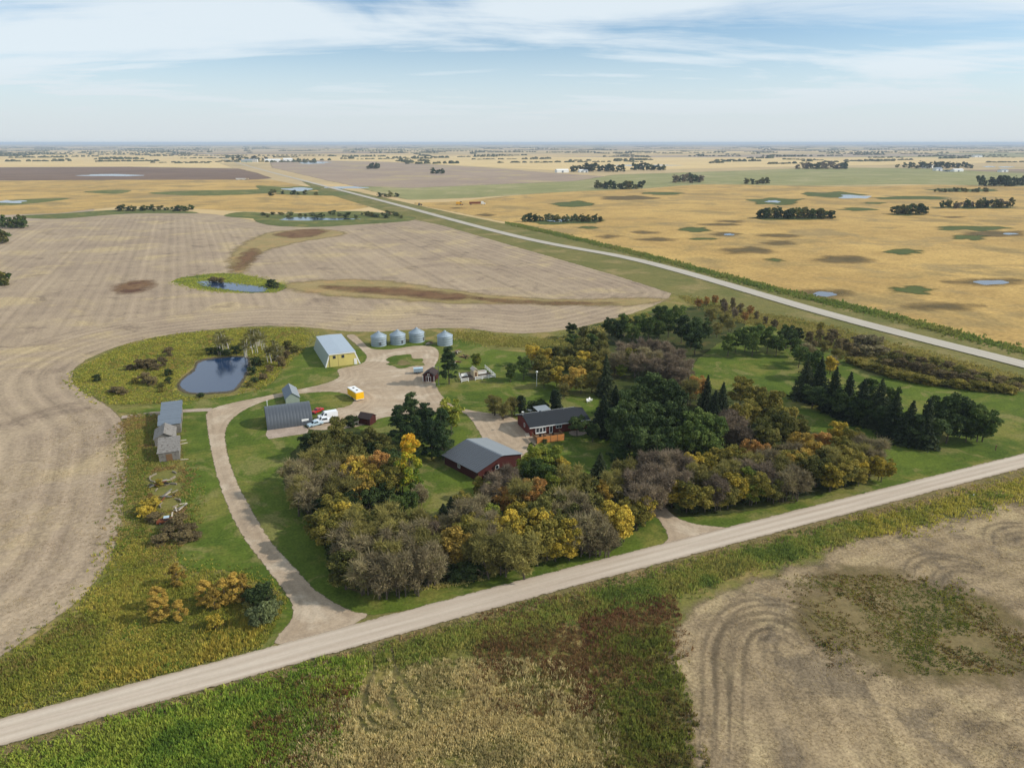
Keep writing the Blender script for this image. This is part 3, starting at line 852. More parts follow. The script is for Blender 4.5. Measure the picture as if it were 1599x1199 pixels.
window(g, M['white'], 5.6, 6.5, -W2 + .6, 1.0, 2.0, 2)
window(g, M['white'], -2.0, -.9, L - .4, 1.3, 2.3, 1, 'far')
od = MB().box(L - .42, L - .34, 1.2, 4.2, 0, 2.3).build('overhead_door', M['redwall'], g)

# ---- yellow machine shed with leaning walls
a_, b_ = G(508, 574.5), G(563, 568)
ang, L = frame(a_, b_)
y = empty('machine_shed', (a_.x, a_.y, .08), ang, 'yellow machine shed with leaning walls and pale blue-grey roof', 'shed')
D, IN, HT = 26.5, 1.65, 4.6
MB().poly((0, D, -.2), (0, 0, -.2), (IN, 0, HT), (IN, D, HT)).build('side_wall', M['greenside'], y)
MB().poly((L, 0, -.2), (L, D, -.2), (L - IN, D, HT), (L - IN, 0, HT)).build('side_wall', M['greenside'], y)
MB().poly((0, 0, -.2), (L, 0, -.2), (L - IN, 0, HT), (IN, 0, HT)).build('end_wall', M['yellow_wall'], y)
MB().poly((L, D, -.2), (0, D, -.2), (IN, D, HT), (L - IN, D, HT)).build('end_wall', M['yellow_wall'], y)
MB().prism([(IN - .25, HT - .02), (L - IN + .25, HT - .02), (L - IN + .25, HT + .1), (L / 2, HT + .32), (IN - .25, HT + .1)], -.25, D + .2, 'y').build('roof', M['bluegrey'], y)
for x0, x1 in ((1.7, 4.6), (4.7, 7.6)):
    dd = MB().box(x0, x1, -.12, -.04, 0, HT - .35).build('sliding_door', M['yellow_wall'], y)
    for k in range(1, 6):
        MB().box(x0 + (x1 - x0) * k / 6 - .03, x0 + (x1 - x0) * k / 6 + .03, -.15, -.119, 0.02, HT - .36).build('rib', M['yellow_wall'], dd)
    pc = (x0 + x1) / 2 + .2
    MB().box(pc - .5, pc + .5, -.16, -.13, 2.9, 4.0).build('window', M['glass'], dd)
for x0 in (1.6, 4.6):
    MB().box(x0, x0 + .1, -.14, -.03, 0, HT - .3).build('door_jamb', M['wood'], y)
MB().box(10.2, 11.2, -.13, -.04, 0, 2.2).build('door', M['white'], y)
for s_, x0 in ((1, 0), (-1, L)):
    MB().poly((x0 - s_ * .05, -.08, 0), (x0 + s_ * .4, -.08, 0), (x0 + s_ * (IN + .4), -.08, HT), (x0 + s_ * (IN - .05), -.08, HT)).build('corner_trim', M['white'], y)
MB().box(IN - .1, L - IN + .1, -.3, -.22, HT - .2, HT + .1).build('fascia', M['white'], y)

# ---- grain bins
binp = empty('grain_bin', (0, 0, 0))
BR, BH = 3.0, 3.7
prof = [(BR, -.1)]
for k in range(4):
    prof += [(BR, BH * k / 4 + .02), (BR + .015, BH * k / 4 + .04), (BR + .015, BH * k / 4 + .09), (BR, BH * k / 4 + .11)]
prof += [(BR, BH)]
MB().lathe(prof, 40).build('bin_wall', M['bin'], binp, True)
mb = MB().lathe([(BR + .16, BH - .06), (BR + .12, BH + .02), (.45, BH + 1.55), (.42, BH + 1.6)], 40)
rfb = mb.build('roof', M['bin'], binp, True)
mb = MB()
for k in range(20):
    t = 2 * math.pi * k / 20
    mb.tube(((BR + .1) * math.cos(t), (BR + .1) * math.sin(t), BH + .04), (.5 * math.cos(t), .5 * math.sin(t), BH + 1.56), .035, .02, 4)
mb.build('rib', M['bin'], rfb)
MB().lathe([(.5, BH + 1.52), (.5, BH + 1.72), (.3, BH + 1.9), (0, BH + 1.95)], 14).build('cap', M['bin'], binp, True)
MB().box(BR - .1, BR + .1, -.4, .4, .5, 1.9).build('hatch', M['tin_dark'], binp)
mb = MB()
for s_ in (-.22, .22):
    mb.tube((BR + .12, s_ + 1.4, .2), (BR + .12, s_ + 1.4, BH), .025, n=4)
for k in range(8):
    mb.tube((BR + .12, 1.18, .5 + k * .42), (BR + .12, 1.62, .5 + k * .42), .02, n=4)
mb.build('ladder', M['steel'], binp)
BINL = ['galvanised grain bin next to the yellow machine shed', 'galvanised grain bin, middle one of the row of three', 'galvanised grain bin with open ground and rubble beside it', 'galvanised grain bin standing apart behind the tall pine']
for k, (bx, by) in enumerate(((592, 539), (621.5, 536.5), (651, 533), (695, 538))):
    o = binp if k == 0 else copy_tree(binp)
    p = G(bx, by)
    o.location = (p.x, p.y, .08)
    o.rotation_euler = (0, 0, R(-70 + 25 * k))
    tag(o, BINL[k], 'grain bin', 'galvanised grain bins')

# ---- quonset
a_, b_ = G(417.5, 672.5), G(489, 663)
ang, L = frame(a_, b_)
qn = empty('quonset', (a_.x, a_.y, .08), ang, 'grey arched steel quonset hut beside the lane', 'quonset')
QW, QH, NA = 10.0, 5.1, 14
arc = [(QW / 2 - QW / 2 * math.cos(t) * (1 if True else 1), QH * math.sin(t) ** .92) for t in [math.pi * k / 18 for k in range(19)]]
wd = L / NA
mb = MB()
for t, sc in ((0.0, 1.0), (.05, 1.004), (wd - .06, 1.004), (wd + .01, 1.0)):
    mb.v += [(t, QW / 2 + (u - QW / 2) * sc, z * sc - .1) for u, z in arc]
for r_ in range(3):
    mb.f += [(r_ * 19 + k, r_ * 19 + k + 1, (r_ + 1) * 19 + k + 1, (r_ + 1) * 19 + k) for k in range(18)]
me = mb.mesh('arch_panel', M['tin_dark'])
me.polygons.foreach_set('use_smooth', [True] * len(me.polygons))
for k in range(NA):
    o = bpy.data.objects.new('arch_panel', me)
    link(o, qn)
    o.location = (wd * k, 0, 0)
for t in (.15, L - .15):
    MB().poly(*[(t, u, z - .1) for u, z in arc]).build('end_wall', M['tin_dark'], qn)
MB().box(L - .12, L - .04, 2.6, 7.4, 0, 3.6).build('sliding_door', M['tin'], qn)

# ---- gabled shed behind the quonset
gs = empty('storage_shed', G(447, 632) + Vector((0, 0, .08)), GA, 'narrow grey metal gable shed behind the arched quonset', 'shed')
MB().prism([(0, -.1), (4.0, -.1), (4.0, 1.9), (2.0, 3.4), (0, 1.9)], 0, 9.5, 'y').build('wall', M['greenside'], gs)
mb = MB()
mb.prism([(-.25, 1.72), (2.0, 3.42), (2.0, 3.52), (-.25, 1.82)], -.2, 9.7, 'y')
mb.build('roof', M['slate'], gs)  # shaded side of one metal roof, its shade given as a darker colour
MB().prism([(2.0, 3.42), (4.25, 1.72), (4.25, 1.82), (2.0, 3.52)], -.2, 9.7, 'y').build('roof', M['tin'], gs)

# ---- row of old sheds
def old_shed(p, W, D, h0, h1, wallm, roofm, label, kind='mono', nb=8):
    o = empty('old_shed', (p[0], p[1], .05), GA, label, 'shed', 'old sheds in a row')
    if kind == 'mono':
        MB().prism([(0, -.1), (D, -.1), (D, h1), (0, h0)], 0, W, 'x').build('wall', wallm, o)
        n = nb
        for k in range(n):
            t0, t1 = k / n, (k + 1) / n
            e = random.uniform(0, .05)
            MB().prism([(-.2 + (D + .4) * t0, h0 + (h1 - h0) * t0 + .05 + e), (-.2 + (D + .4) * t1 + .1, h0 + (h1 - h0) * t1 + .02 + e), (-.2 + (D + .4) * t1 + .1, h0 + (h1 - h0) * t1 + .09 + e), (-.2 + (D + .4) * t0, h0 + (h1 - h0) * t0 + .12 + e)],
                       -.25 - random.uniform(0, .12), W + .25 + random.uniform(0, .12), 'x').build('roof_board', roofm, o)
    else:
        MB().prism([(0, -.1), (W, -.1), (W, h0), (W / 2, h1), (0, h0)], 0, D, 'y').build('wall', wallm, o)
        for s_ in (-1, 1):
            for k in range(nb):
                t0, t1 = k / nb, (k + 1) / nb
                e = random.uniform(0, .04)
                x0, x1 = W / 2 + s_ * (W / 2 + .3) * (1 - t0), W / 2 + s_ * (W / 2 + .3) * (1 - t1)
                z0, z1 = h0 - .15 + (h1 - h0 + .2) * t0 + e, h0 - .15 + (h1 - h0 + .2) * t1 + e
                pr = [(x0, z0), (x1, z1), (x1, z1 + .08), (x0, z0 + .08)]
                MB().prism(pr if s_ < 0 else pr[::-1], -.2 - random.uniform(0, .15), D + .2, 'y').build('roof_board', roofm, o)
    for k in range(5):
        z = .25 + k * .42
        MB().box(-.03, W + .03, -.05, -.002, z, z + .36).build('wall_board', wallm, o)
    dd = MB().box(W * .35, W * .65, -.09, -.051, 0, 1.9).build('door', M['wood'], o)
    return o


old_shed((-97.7, 184.6), 5.0, 9.6, 3.0, 3.5, M['oldwood'], M['slate'], 'long blue-grey roofed shed at the lane end of the old shed row')
old_shed((-95.2, 177.6), 5.3, 6.4, 2.7, 3.4, M['oldwood'], M['slate'], 'second old shed in the row with a smooth slate-grey roof')
old_shed((-92.6, 169.6), 4.8, 7.4, 2.2, 3.6, M['oldwood'], M['oldshingle'], 'small weathered gable shed squeezed between the other old sheds', 'gable', 6)
old_shed((-87.2, 160.4), 4.6, 8.0, 2.3, 3.2, M['oldwood'], M['oldshingle'], 'weathered plank shed with ragged shingles at the weedy end of the row', 'mono', 10)
for (xx, yy, ln, rz) in ((286, 688, 1.6, .1), (287, 693, 1.9, .3), (288, 718, 1.8, -.1), (286, 787, 1.4, .2)):
    o = MB().box(-ln / 2, ln / 2, -.14, .14, 0, .09).build('board', M['paleboard'])
    o.location = G(xx, yy) + Vector((0, 0, .1))
    o.rotation_euler = (0, 0, rz + .3)
    tag(o, 'pale loose board lying on the grass by the old sheds', 'board', 'loose boards by the old sheds')
for k, (xx, yy, rr, lb) in enumerate(((255, 745, 3.0, 'wide broken concrete bin ring nearest the weathered plank shed'), (262, 764, 2.6, 'round concrete bin ring between two other overgrown rings'), (266, 787, 2.2, 'smallest concrete bin ring beside the yellow shrub'))):
    o = empty('bin_ring', G(xx, yy) + Vector((0, 0, .05)), k * 1.1, lb, 'ring')
    for j in range(10):
        if random.random() < .3:
            continue
        t0, t1 = 2 * math.pi * j / 10 + .02, 2 * math.pi * (j + 1) / 10 - .02
        mb = MB()
        hh = random.uniform(.12, .5)
        pts = [(r_ * math.cos(t), r_ * math.sin(t)) for t in (t0, (t0 + t1) / 2, t1) for r_ in (rr, rr - .22)]
        for z in (-.1, hh):
            mb.v += [(u, v, z) for u, v in pts]
        mb.f += [(0, 2, 8, 6), (2, 4, 10, 8), (3, 1, 7, 9), (5, 3, 9, 11), (6, 8, 9, 7), (8, 10, 11, 9), (0, 6, 7, 1), (4, 5, 11, 10)]
        mb.build('segment', M['stone'], o)

# ---- small red barn, pole, wagon
a_, b_ = G(660.6, 596), G(678, 597)
ang, L = frame(a_, b_)
rb = empty('red_barn', (a_.x, a_.y, .08), ang, 'small dark red barn with white trim under the tall pine', 'barn')
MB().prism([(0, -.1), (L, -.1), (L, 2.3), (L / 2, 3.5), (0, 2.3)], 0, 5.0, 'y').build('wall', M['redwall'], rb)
for s_ in (-1, 1):
    pr = [(L / 2 + s_ * (L / 2 + .3), 2.1), (L / 2, 3.52), (L / 2, 3.62), (L / 2 + s_ * (L / 2 + .3), 2.2)]
    MB().prism(pr if s_ < 0 else pr[::-1], -.3, 5.2, 'y').build('roof', M['brownroof'], rb)
for x0 in (L / 2 - .85, L / 2 + .02):
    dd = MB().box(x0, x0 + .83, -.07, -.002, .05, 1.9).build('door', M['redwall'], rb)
    MB().box(x0, x0 + .1, -.1, -.071, .05, 1.9).box(x0 + .73, x0 + .83, -.1, -.071, .05, 1.9).box(x0 + .1, x0 + .73, -.1, -.071, .05, .15).box(x0 + .1, x0 + .73, -.1, -.071, 1.8, 1.9).build('trim', M['white'], dd)
window(rb, M['white'], L / 2 - .35, L / 2 + .35, 0.0, 2.2, 2.8, 1)
MB().box(-.06, .12, -.06, 0.0, 0, 2.25).box(L - .12, L + .06, -.06, 0.0, 0, 2.25).build('corner_trim', M['white'], rb)
pl_ = empty('utility_pole', G(685.3, 602.5) + Vector((0, 0, .08)), 0, 'grey wooden utility pole with lamp arm by the red barn', 'pole')
MB().tube((0, 0, -.3), (0, 0, 6.6), .14, .1).build('pole', M['oldwood'], pl_)
MB().tube((0, 0, 6.3), (-1.2, 0, 6.5), .04).build('arm', M['steel'], pl_)
MB().lathe([(.05, 6.6), (.22, 6.45), (.2, 6.38), (0, 6.36)], 10, (-1.25, 0)).build('lamp', M['white'], pl_)
lp = empty('yard_light', G(838, 603) + Vector((0, 0, .08)), 0, 'slim white yard post with round top on the lawn', 'lamp post')
MB().tube((0, 0, -.2), (0, 0, 4.5), .11, .09).build('post', M['white'], lp)
MB().lathe([(0, 4.45), (.22, 4.5), (.34, 4.72), (.3, 5.0), (.1, 5.15), (0, 5.2)], 14).build('globe', M['white'], lp, True)


def wheel(parent, x, y, r, w_=.22):
    t = MB().tube((x, y - w_ / 2, r), (x, y + w_ / 2, r), r, n=14).build('wheel', M['tyre'], parent)
    MB().tube((x, y - w_ / 2 - .01, r), (x, y + w_ / 2 + .01, r), r * .55, n=10).build('rim', M['steel'], t)


wg = empty('livestock_trailer', G(646.5, 585) + Vector((0, 0, .12)), R(12), 'small pale blue stock trailer parked near the red barn', 'trailer')
MB().box(0, 3.1, 0, 1.8, .5, .7).build('bed', M['tin_dark'], wg)
for yy in (0, 1.74):
    for z in (.8, 1.15, 1.5):
        MB().box(0, 3.1, yy, yy + .06, z, z + .22).build('side_rail', M['paleblue'], wg)
for xx in (0, 3.04):
    MB().box(xx, xx + .06, .06, 1.74, .7, 1.7).build('end_panel', M['paleblue'], wg)
MB().box(-.05, 3.15, -.05, 1.85, 1.85, 1.92).build('roof', M['paleblue'], wg)
mb = MB()
for xx in (0.02, 3.02):
    for yy in (.02, 1.72):
        mb.box(xx, xx + .05, yy, yy + .05, .7, 1.85)
mb.build('frame', M['paleblue'], wg)
wheel(wg, 1.2, -.05, .33)
wheel(wg, 1.2, 1.85, .33)
MB().tube((3.1, .9, .55), (4.2, .9, .5), .05).build('hitch', M['tin_dark'], wg)

# ---- white fenced pen
fc = [G(717, 588), G(721, 597.5), G(773.5, 590), G(757.5, 575.6)]
pen = empty('rail_fence', (fc[1].x, fc[1].y, .08), 0, 'white rail fence round the small garden pen', 'fence')
o0 = Vector((fc[1].x, fc[1].y, 0))
for i in range(3):
    p0, p1 = fc[i] - o0, fc[i + 1] - o0
    n = max(1, round((p1 - p0).length / 2.3))
    a2, L2 = frame(p0, p1)
    for k in range(n + (1 if i == 2 else 0)):
        p = p0.lerp(p1, k / n)
        b = MB().box(-.09, .09, -.09, .09, -.1, 1.35).build('post', M['white'], pen)
        b.location = p
        b.rotation_euler = (0, 0, a2)
    for k in range(n):
        if i == 1 and k == n // 2 - 1:
            continue
        for z in (.4, 1.0):
            p = p0.lerp(p1, k / n)
            b = MB().box(.05, L2 / n - .05, -.05, .05, z, z + .26).build('rail', M['white'], pen)
            b.location = p
            b.rotation_euler = (0, 0, a2)
ch = empty('playhouse', G(740, 590) + Vector((0, 0, .1)), GA, 'narrow tan coop with pale roof inside the white rail fence', 'coop')
MB().prism([(0, 0), (1.5, 0), (1.5, 2.4), (.75, 3.0), (0, 2.4)], 0, 3.2, 'y').build('wall', M['tan'], ch)
for s_ in (-1, 1):
    pr = [(.75 + s_ * 1.0, 2.25), (.75, 3.05), (.75, 3.13), (.75 + s_ * 1.0, 2.33)]
    MB().prism(pr if s_ < 0 else pr[::-1], -.2, 3.4, 'y').build('roof', M['paleboard'], ch)
MB().box(.4, 1.1, -.06, -.002, .1, 1.8).build('door', M['wood'], ch)
be = empty('raised_bed', G(747, 585) + Vector((0, 0, .1)), GA, 'white raised garden box inside the white rail fence', 'planter box')
mb = MB()
MB().box(0, 3.0, 0, .1, 0, .9).build('side', M['white'], be)
MB().box(0, 3.0, 1.3, 1.4, 0, .9).build('side', M['white'], be)
MB().box(0, .1, .1, 1.3, 0, .88).box(2.9, 3.0, .1, 1.3, 0, .88).build('end', M['white'], be)
MB().box(.1, 2.9, .1, 1.3, 0, .75).build('soil', M['wood'], be)
be = empty('bench', G(721, 590) + Vector((0, 0, .1)), GA, 'white solid-backed bench in the corner of the fenced pen', 'bench')
MB().box(0, 2.2, 0, .6, .4, .5).build('seat', M['white'], be)
MB().box(0, 2.2, .6, .68, .3, 1.2).build('backrest', M['white'], be)
for xx in (.1, 2.0):
    MB().box(xx, xx + .1, .05, .55, 0, .4).build('leg', M['white'], be)


def scrap(cx_, cy_, n, label, sx=1.0):
    p = G(cx_, cy_)
    o = empty('scrap_pile', (p.x, p.y, .08), random.uniform(0, 3), label, 'scrap pile')
    for k in range(n):
        ln = random.uniform(1.5, 3.4)
        b = MB().box(-ln / 2, ln / 2, -.15, .15, -.05, .05).build('board', random.choice([M['wood'], M['oldwood'], M['paleboard'], M['rusty'], M['dark']]), o)
        b.location = (random.gauss(0, .8 * sx), random.gauss(0, .7), .06 + .1 * k * .7)
        b.rotation_euler = (random.uniform(-.12, .12), random.uniform(-.1, .1), random.uniform(-.9, .9))


scrap(250, 755, 9, 'scattered broken boards between two overgrown concrete rings', 1.5)
scrap(258, 777, 8, 'broken boards beside the smallest concrete ring', 1.5)
scrap(275, 800, 6, 'loose broken boards near the rusty truck wreck', 1.3)
scrap(713, 552, 14, 'brown heap of old boards beside the lone grain bin', 1.6)
scrap(727, 559, 12, 'grey and dark scrap heap beyond the fenced pen', 1.3)
scrap(714, 566, 6, 'small tan heap of boards beside the tall pine')
scrap(668, 538, 10, 'low rubble heap between two galvanised grain bins', 1.4)

# ---- yellow enclosed trailer
a_, b_ = G(556.5, 627.8), G(568.5, 625.2)
ang, L = frame(a_, b_)
tr = empty('enclosed_trailer', (a_.x, a_.y, .12), ang, 'bright yellow enclosed trailer with white roof on the gravel yard', 'trailer')
TW, TL = 2.6, 6.4
MB().box(0, TW, 0, TL, .5, 2.75).build('body', M['yellow'], tr)
rf = MB().prism([(-.04, 2.74), (TW + .04, 2.74), (TW - .1, 2.88), (.1, 2.88)], -.04, TL + .04, 'y').build('roof', M['white'], tr)
for yy in (2.0, 4.6):
    MB().box(TW / 2 - .25, TW / 2 + .25, yy - .25, yy + .25, 2.86, 3.0).build('vent', M['dark'], rf)
MB().box(-.03, TW + .03, -.03, .05, .42, .56).box(-.03, .05, 0, TL, .42, .56).build('trim', M['white'], tr)
MB().box(.25, TW - .25, -.035, -.002, .62, 2.6).build('ramp_door', M['yellow'], tr)
for yy in (2.5, 3.4):
    for xx in (.0, TW):
        t = MB().tube((xx - .12, yy, .34), (xx + .12, yy, .34), .34, n=14).build('wheel', M['tyre'], tr)
        MB().tube((xx - .13, yy, .34), (xx + .13, yy, .34), .18, n=10).build('rim', M['steel'], t)
MB().tube((TW / 2 - .7, TL, .5), (TW / 2, TL + 1.3, .45), .05).tube((TW / 2 + .7, TL, .5), (TW / 2, TL + 1.3, .45), .05).build('hitch', M['tin_dark'], tr)


# ---- vehicles
def vehicle(name, loc, rz, mat, label, cat, L, W, prof, glass, wx, r, sc=1.0):
    """body swept from a side profile, narrowed towards the roof; glass = list of side window quads + end screens"""
    v = empty(name, loc, rz, label, cat)
    zmax = max(z for _, z in prof)
    mb = MB()
    n = len(prof)
    belt = 1.05
    for s_ in (-1, 1):
        mb.v += [(u, s_ * W / 2 * (1.0 if z <= belt else 1 - .13 * (z - belt) / (zmax - belt + .01)), z) for u, z in prof]
    mb.f += [(k, (k + 1) % n, n + (k + 1) % n, n + k) for k in range(n)]
    mb.f += [tuple(reversed(range(n))), tuple(range(n, 2 * n))]
    body = mb.build('body', mat, v)
    for quad in glass['side']:
        for s_ in (-1, 1):
            yy = lambda z: s_ * (W / 2 * (1 - .13 * (z - belt) / (zmax - belt + .01)) + .012)
            MB().poly(*[(u, yy(z), z) for u, z in quad]).build('window', M['glass'], v)
    for (u0, z0, u1, z1) in glass['ends']:
        dx_, dz_ = (z1 - z0), -(u1 - u0)
        l_ = math.hypot(dx_, dz_)
        sg = -1 if u0 < L / 2 else 1
        nx, nz = abs(dx_) / l_ * sg * .015, abs(dz_) / l_ * .015
        MB().poly((u0 + nx, -W / 2 * .9, z0 + nz), (u0 + nx, W / 2 * .9, z0 + nz), (u1 + nx, W / 2 * .82, z1 + nz), (u1 + nx, -W / 2 * .82, z1 + nz)).build('windscreen', M['glass'], v)
    for x_ in wx:
        for s_ in (-1, 1):
            wheel(v, x_, s_ * (W / 2 - .1), r)
    for s_ in (-1, 1):
        MB().box(-.03, .02, s_ * W * .36 - .14, s_ * W * .36 + .14, .68, .86).build('headlight', M['steel'], v)
        MB().box(L - .02, L + .03, s_ * W * .42 - .07, s_ * W * .42 + .07, .8, 1.1).build('tail_light', M['red'], v)
    MB().box(-.1, .05, -W * .46, W * .46, .38, .58).box(L - .05, L + .1, -W * .46, W * .46, .38, .58).build('bumper', M['steel'], v)
    v.scale = (sc, sc, sc)
    return v


VAN = [(0, .4), (0, .95), (.15, 1.05), (1.05, 1.22), (1.75, 2.0), (2.0, 2.12), (5.3, 2.12), (5.5, 1.95), (5.5, .4)]
vehicle('van', G(497, 656) + Vector((0, 0, .12)), R(26), M['vanwhite'], 'white cargo van parked beside the quonset', 'van', 5.5, 2.0, VAN,
        {'side': [[(1.5, 1.25), (2.4, 1.25), (2.4, 1.85), (1.85, 1.85)]], 'ends': [(1.1, 1.27, 1.72, 1.96), (5.5, 1.2, 5.5, 1.8)]}, (1.0, 4.4), .36)
PICK = [(0, .45), (0, 1.0), (.1, 1.08), (1.5, 1.15), (2.1, 1.75), (3.5, 1.78), (3.75, 1.15), (5.4, 1.12), (5.4, .45)]
PG = {'side': [[(1.85, 1.2), (3.6, 1.2), (3.42, 1.68), (2.2, 1.68)]], 'ends': [(1.55, 1.2, 2.08, 1.72), (3.74, 1.2, 3.54, 1.7)]}
vehicle('pickup_truck', G(491, 663) + Vector((0, 0, .12)), R(24), M['vanwhite'], 'white pickup truck parked against the white van', 'pickup', 5.4, 1.95, PICK, PG, (.95, 4.3), .38)
vehicle('pickup_truck', G(481, 668) + Vector((0, 0, .12)), R(40), M['paleblue'], 'pale blue pickup truck at the corner of the quonset', 'pickup', 5.4, 1.95, PICK, PG, (.95, 4.3), .38, .8)
vehicle('pickup_truck', G(489, 647.5) + Vector((0, 0, .12)), R(62), M['red'], 'red pickup truck behind the white van', 'pickup', 5.4, 1.95, PICK, PG, (.95, 4.3), .38, .72)
vehicle('truck_wreck', G(245, 818) + Vector((0, 0, .0)), R(20), M['rusty'], 'rusty old truck wreck among the weeds with pale roof', 'truck', 5.4, 1.95, PICK, PG, (.95, 4.3), .38, .7)
o = MB().box(-.75, .75, -.7, .7, 0, .12).build('roof_sheet', M['paleblue'])
o.parent = bpy.data.objects['truck_wreck']
o.location = (2.8, 0, 1.78)
tk = empty('fuel_tank', G(472, 665) + Vector((0, 0, .1)), GA, 'white rectangular fuel tank on legs beside the quonset', 'tank')
MB().prism([(.1, .5), (1.2, .5), (1.3, .6), (1.3, 1.7), (1.2, 1.8), (.1, 1.8), (0, 1.7), (0, .6)], 0, 1.9, 'x').build('tank', M['white'], tk)
for (lx, ly) in ((.1, .1), (1.8, .1), (.1, 1.2), (1.8, 1.2)):
    MB().box(lx - .05, lx + .05, ly - .05, ly + .05, 0, .52).build('leg', M['steel'], tk)
MB().tube((.95, .65, 1.8), (.95, .65, 2.0), .08).build('cap', M['steel'], tk)

a_, b_ = G(560.5, 662), G(578, 665)
ang, L = frame(a_, b_)
ss = empty('garden_shed', (a_.x, a_.y, .1), ang, 'little dark red shed with dark brown gable roof beside the grove', 'shed')
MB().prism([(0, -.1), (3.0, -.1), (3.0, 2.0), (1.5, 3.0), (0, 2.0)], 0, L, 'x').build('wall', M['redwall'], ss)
for s_ in (-1, 1):
    pr = [(1.5 + s_ * 1.8, 1.85), (1.5, 3.02), (1.5, 3.1), (1.5 + s_ * 1.8, 1.93)]
    MB().prism(pr if s_ < 0 else pr[::-1], -.25, L + .25, 'x').build('roof', M['brownroof'], ss)
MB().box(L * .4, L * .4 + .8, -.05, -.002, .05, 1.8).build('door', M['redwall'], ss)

# ---- posts and markers
for (xx, yy, hh, mt, lb) in ((1554, 704, 1.3, 'wood', 'short dark wooden post on the grass near the end of the spruce row'), (417.5, 634, 1.5, 'white', 'slim white marker post behind the arched quonset'), (1081, 577, 1.6, 'white', 'white marker post on the open lawn beyond the leafless trees')):
    p = empty('marker_post', G(xx, yy) + Vector((0, 0, .08)), 0, lb, 'post')
    MB().box(-.08, .08, -.08, .08, -.2, hh).build('post', M[mt], p)
    MB().box(-.13, .13, -.13, .13, hh, hh + .22).build('cap', M[mt], p)
p = empty('road_marker', G(1519, 778) + Vector((0, 0, .05)), 0, 'slim green road marker with white reflector in the ditch', 'road marker')
MB().box(-.05, .05, -.03, .03, -.2, 1.1).build('post', plain('green_paint', (70, 120, 60)), p)
MB().box(-.1, .1, -.045, -.031, .75, 1.1).build('reflector', M['white'], p)
p = empty('canoe', G(389, 598) + Vector((0, 0, .1)), .3, 'small bright yellow boat lying by the pond bank', 'boat')
mb = MB()
for t, wd, zz in ((-1.3, .02, .42), (-.8, .34, .3), (0, .45, .26), (.8, .34, .3), (1.3, .02, .42)):
    mb.v += [(t, -wd, zz + .12), (t, -wd * .55, .02), (t, wd * .55, .02), (t, wd, zz + .12)]
for k in range(4):
    mb.f += [(k * 4 + j, k * 4 + j + 1, k * 4 + 5 + j, k * 4 + 4 + j) for j in range(3)]
mb.build('hull', M['yellow'], p)
MB().box(-.1, .1, -.4, .4, .3, .34).build('seat', M['wood'], p)
lg = MB().tube((-2.2, 0, .2), (1.0, .3, 2.6), .16, .1).tube((0, .2, 1.8), (.6, 1.0, 2.4), .08, .04).build('fallen_trunk', M['dark'])
lg.location = G(960, 772)
tag(lg, 'dark leaning dead trunk in the gap between the groves', 'log')

# ------------------------------------------------------------------ trees
NR = np.random.default_rng(11)


def leafmat(name, cols, trans=0.25):
    m, q = newmat(name)
    t = q.attr('tint').outputs['Fac']
    hg = q.attr('hgt').outputs['Fac']
    r = q.node('ShaderNodeObjectInfo').outputs['Random']
    f = q.m('ADD', q.m('MULTIPLY', t, 0.65), q.m('MULTIPLY', r, 0.35))
    ramp = q.node('ShaderNodeValToRGB')
    while len(ramp.color_ramp.elements) < len(cols):
        ramp.color_ramp.elements.new(0.5)
    for i, (e, c) in enumerate(zip(ramp.color_ramp.elements, cols)):
        e.position = 0.12 + 0.76 * i / (len(cols) - 1)
        e.color = lin(c) + (1,)
    q.put(ramp.inputs[0], f)
    col = q.scale(ramp.outputs[0], q.m('ADD', 0.82, q.m('MULTIPLY', r, 0.36)))
    return finish(m, q, col, 0.75, None, 0.12, trans=trans)


LEAF = {
    'bare': [(124, 112, 86), (154, 141, 106), (128, 124, 70)], 'barep': [(118, 104, 88), (142, 126, 104), (134, 122, 90)], 'tan': [(114, 110, 60), (152, 142, 80), (130, 124, 72)],
    'olive': [(82, 86, 42), (110, 108, 54), (132, 124, 66)], 'yolive': [(104, 104, 48), (138, 128, 58), (162, 146, 72)], 'yellow': [(124, 118, 50), (176, 154, 60), (202, 176, 72)],
    'gold': [(136, 118, 58), (182, 152, 70), (200, 168, 82)], 'orange': [(136, 110, 62), (176, 126, 68), (162, 136, 76)], 'green': [(66, 86, 40), (90, 108, 52), (112, 124, 62)],
    'ygreen': [(88, 104, 42), (124, 134, 50), (156, 152, 62)], 'dark': [(46, 62, 34), (66, 82, 44), (90, 104, 58)], 'spruce': [(32, 45, 30), (46, 60, 38), (68, 76, 48)],
    'pine': [(40, 58, 36), (56, 76, 44), (80, 96, 54)], 'hedge': [(50, 64, 36), (66, 82, 44), (86, 94, 54)], 'willow': [(88, 100, 66), (116, 124, 84), (100, 108, 66)], 'brown': [(108, 96, 68), (130, 114, 80), (118, 108, 66)],
    'goldpop': [(86, 120, 34), (150, 160, 40), (228, 178, 40)], 'birch': [(118, 116, 64), (142, 134, 80), (100, 104, 60)]}
LM = {k: leafmat('leaves_' + k, v) for k, v in LEAF.items()}
# the poplar turns from green below to gold above
m, q = newmat('leaves_turning')
f = q.m('ADD', q.attr('hgt').outputs['Fac'], q.m('MULTIPLY', q.m('SUBTRACT', q.attr('tint').outputs['Fac'], 0.5), 0.5))
col = q.mix(q.rng(f, 0.25, 0.55), lin((100, 126, 44)), lin((176, 172, 52)))
col = q.mix(q.rng(f, 0.55, 0.9), col, lin((228, 178, 56)))
LM['goldpop'] = finish(m, q, col, 0.7, None, 0.12, trans=0.3)
BARK = plain('grey_bark', (96, 86, 76), 0.95, 0, 0.1, 0.25, 0.4, ((3, 3, .6), 0.4))
BIRCH = plain('white_birch_bark', (206, 200, 188), 0.85, 0, 0.15, 0.2, 0.5, ((1, 1, 4), 0.4))


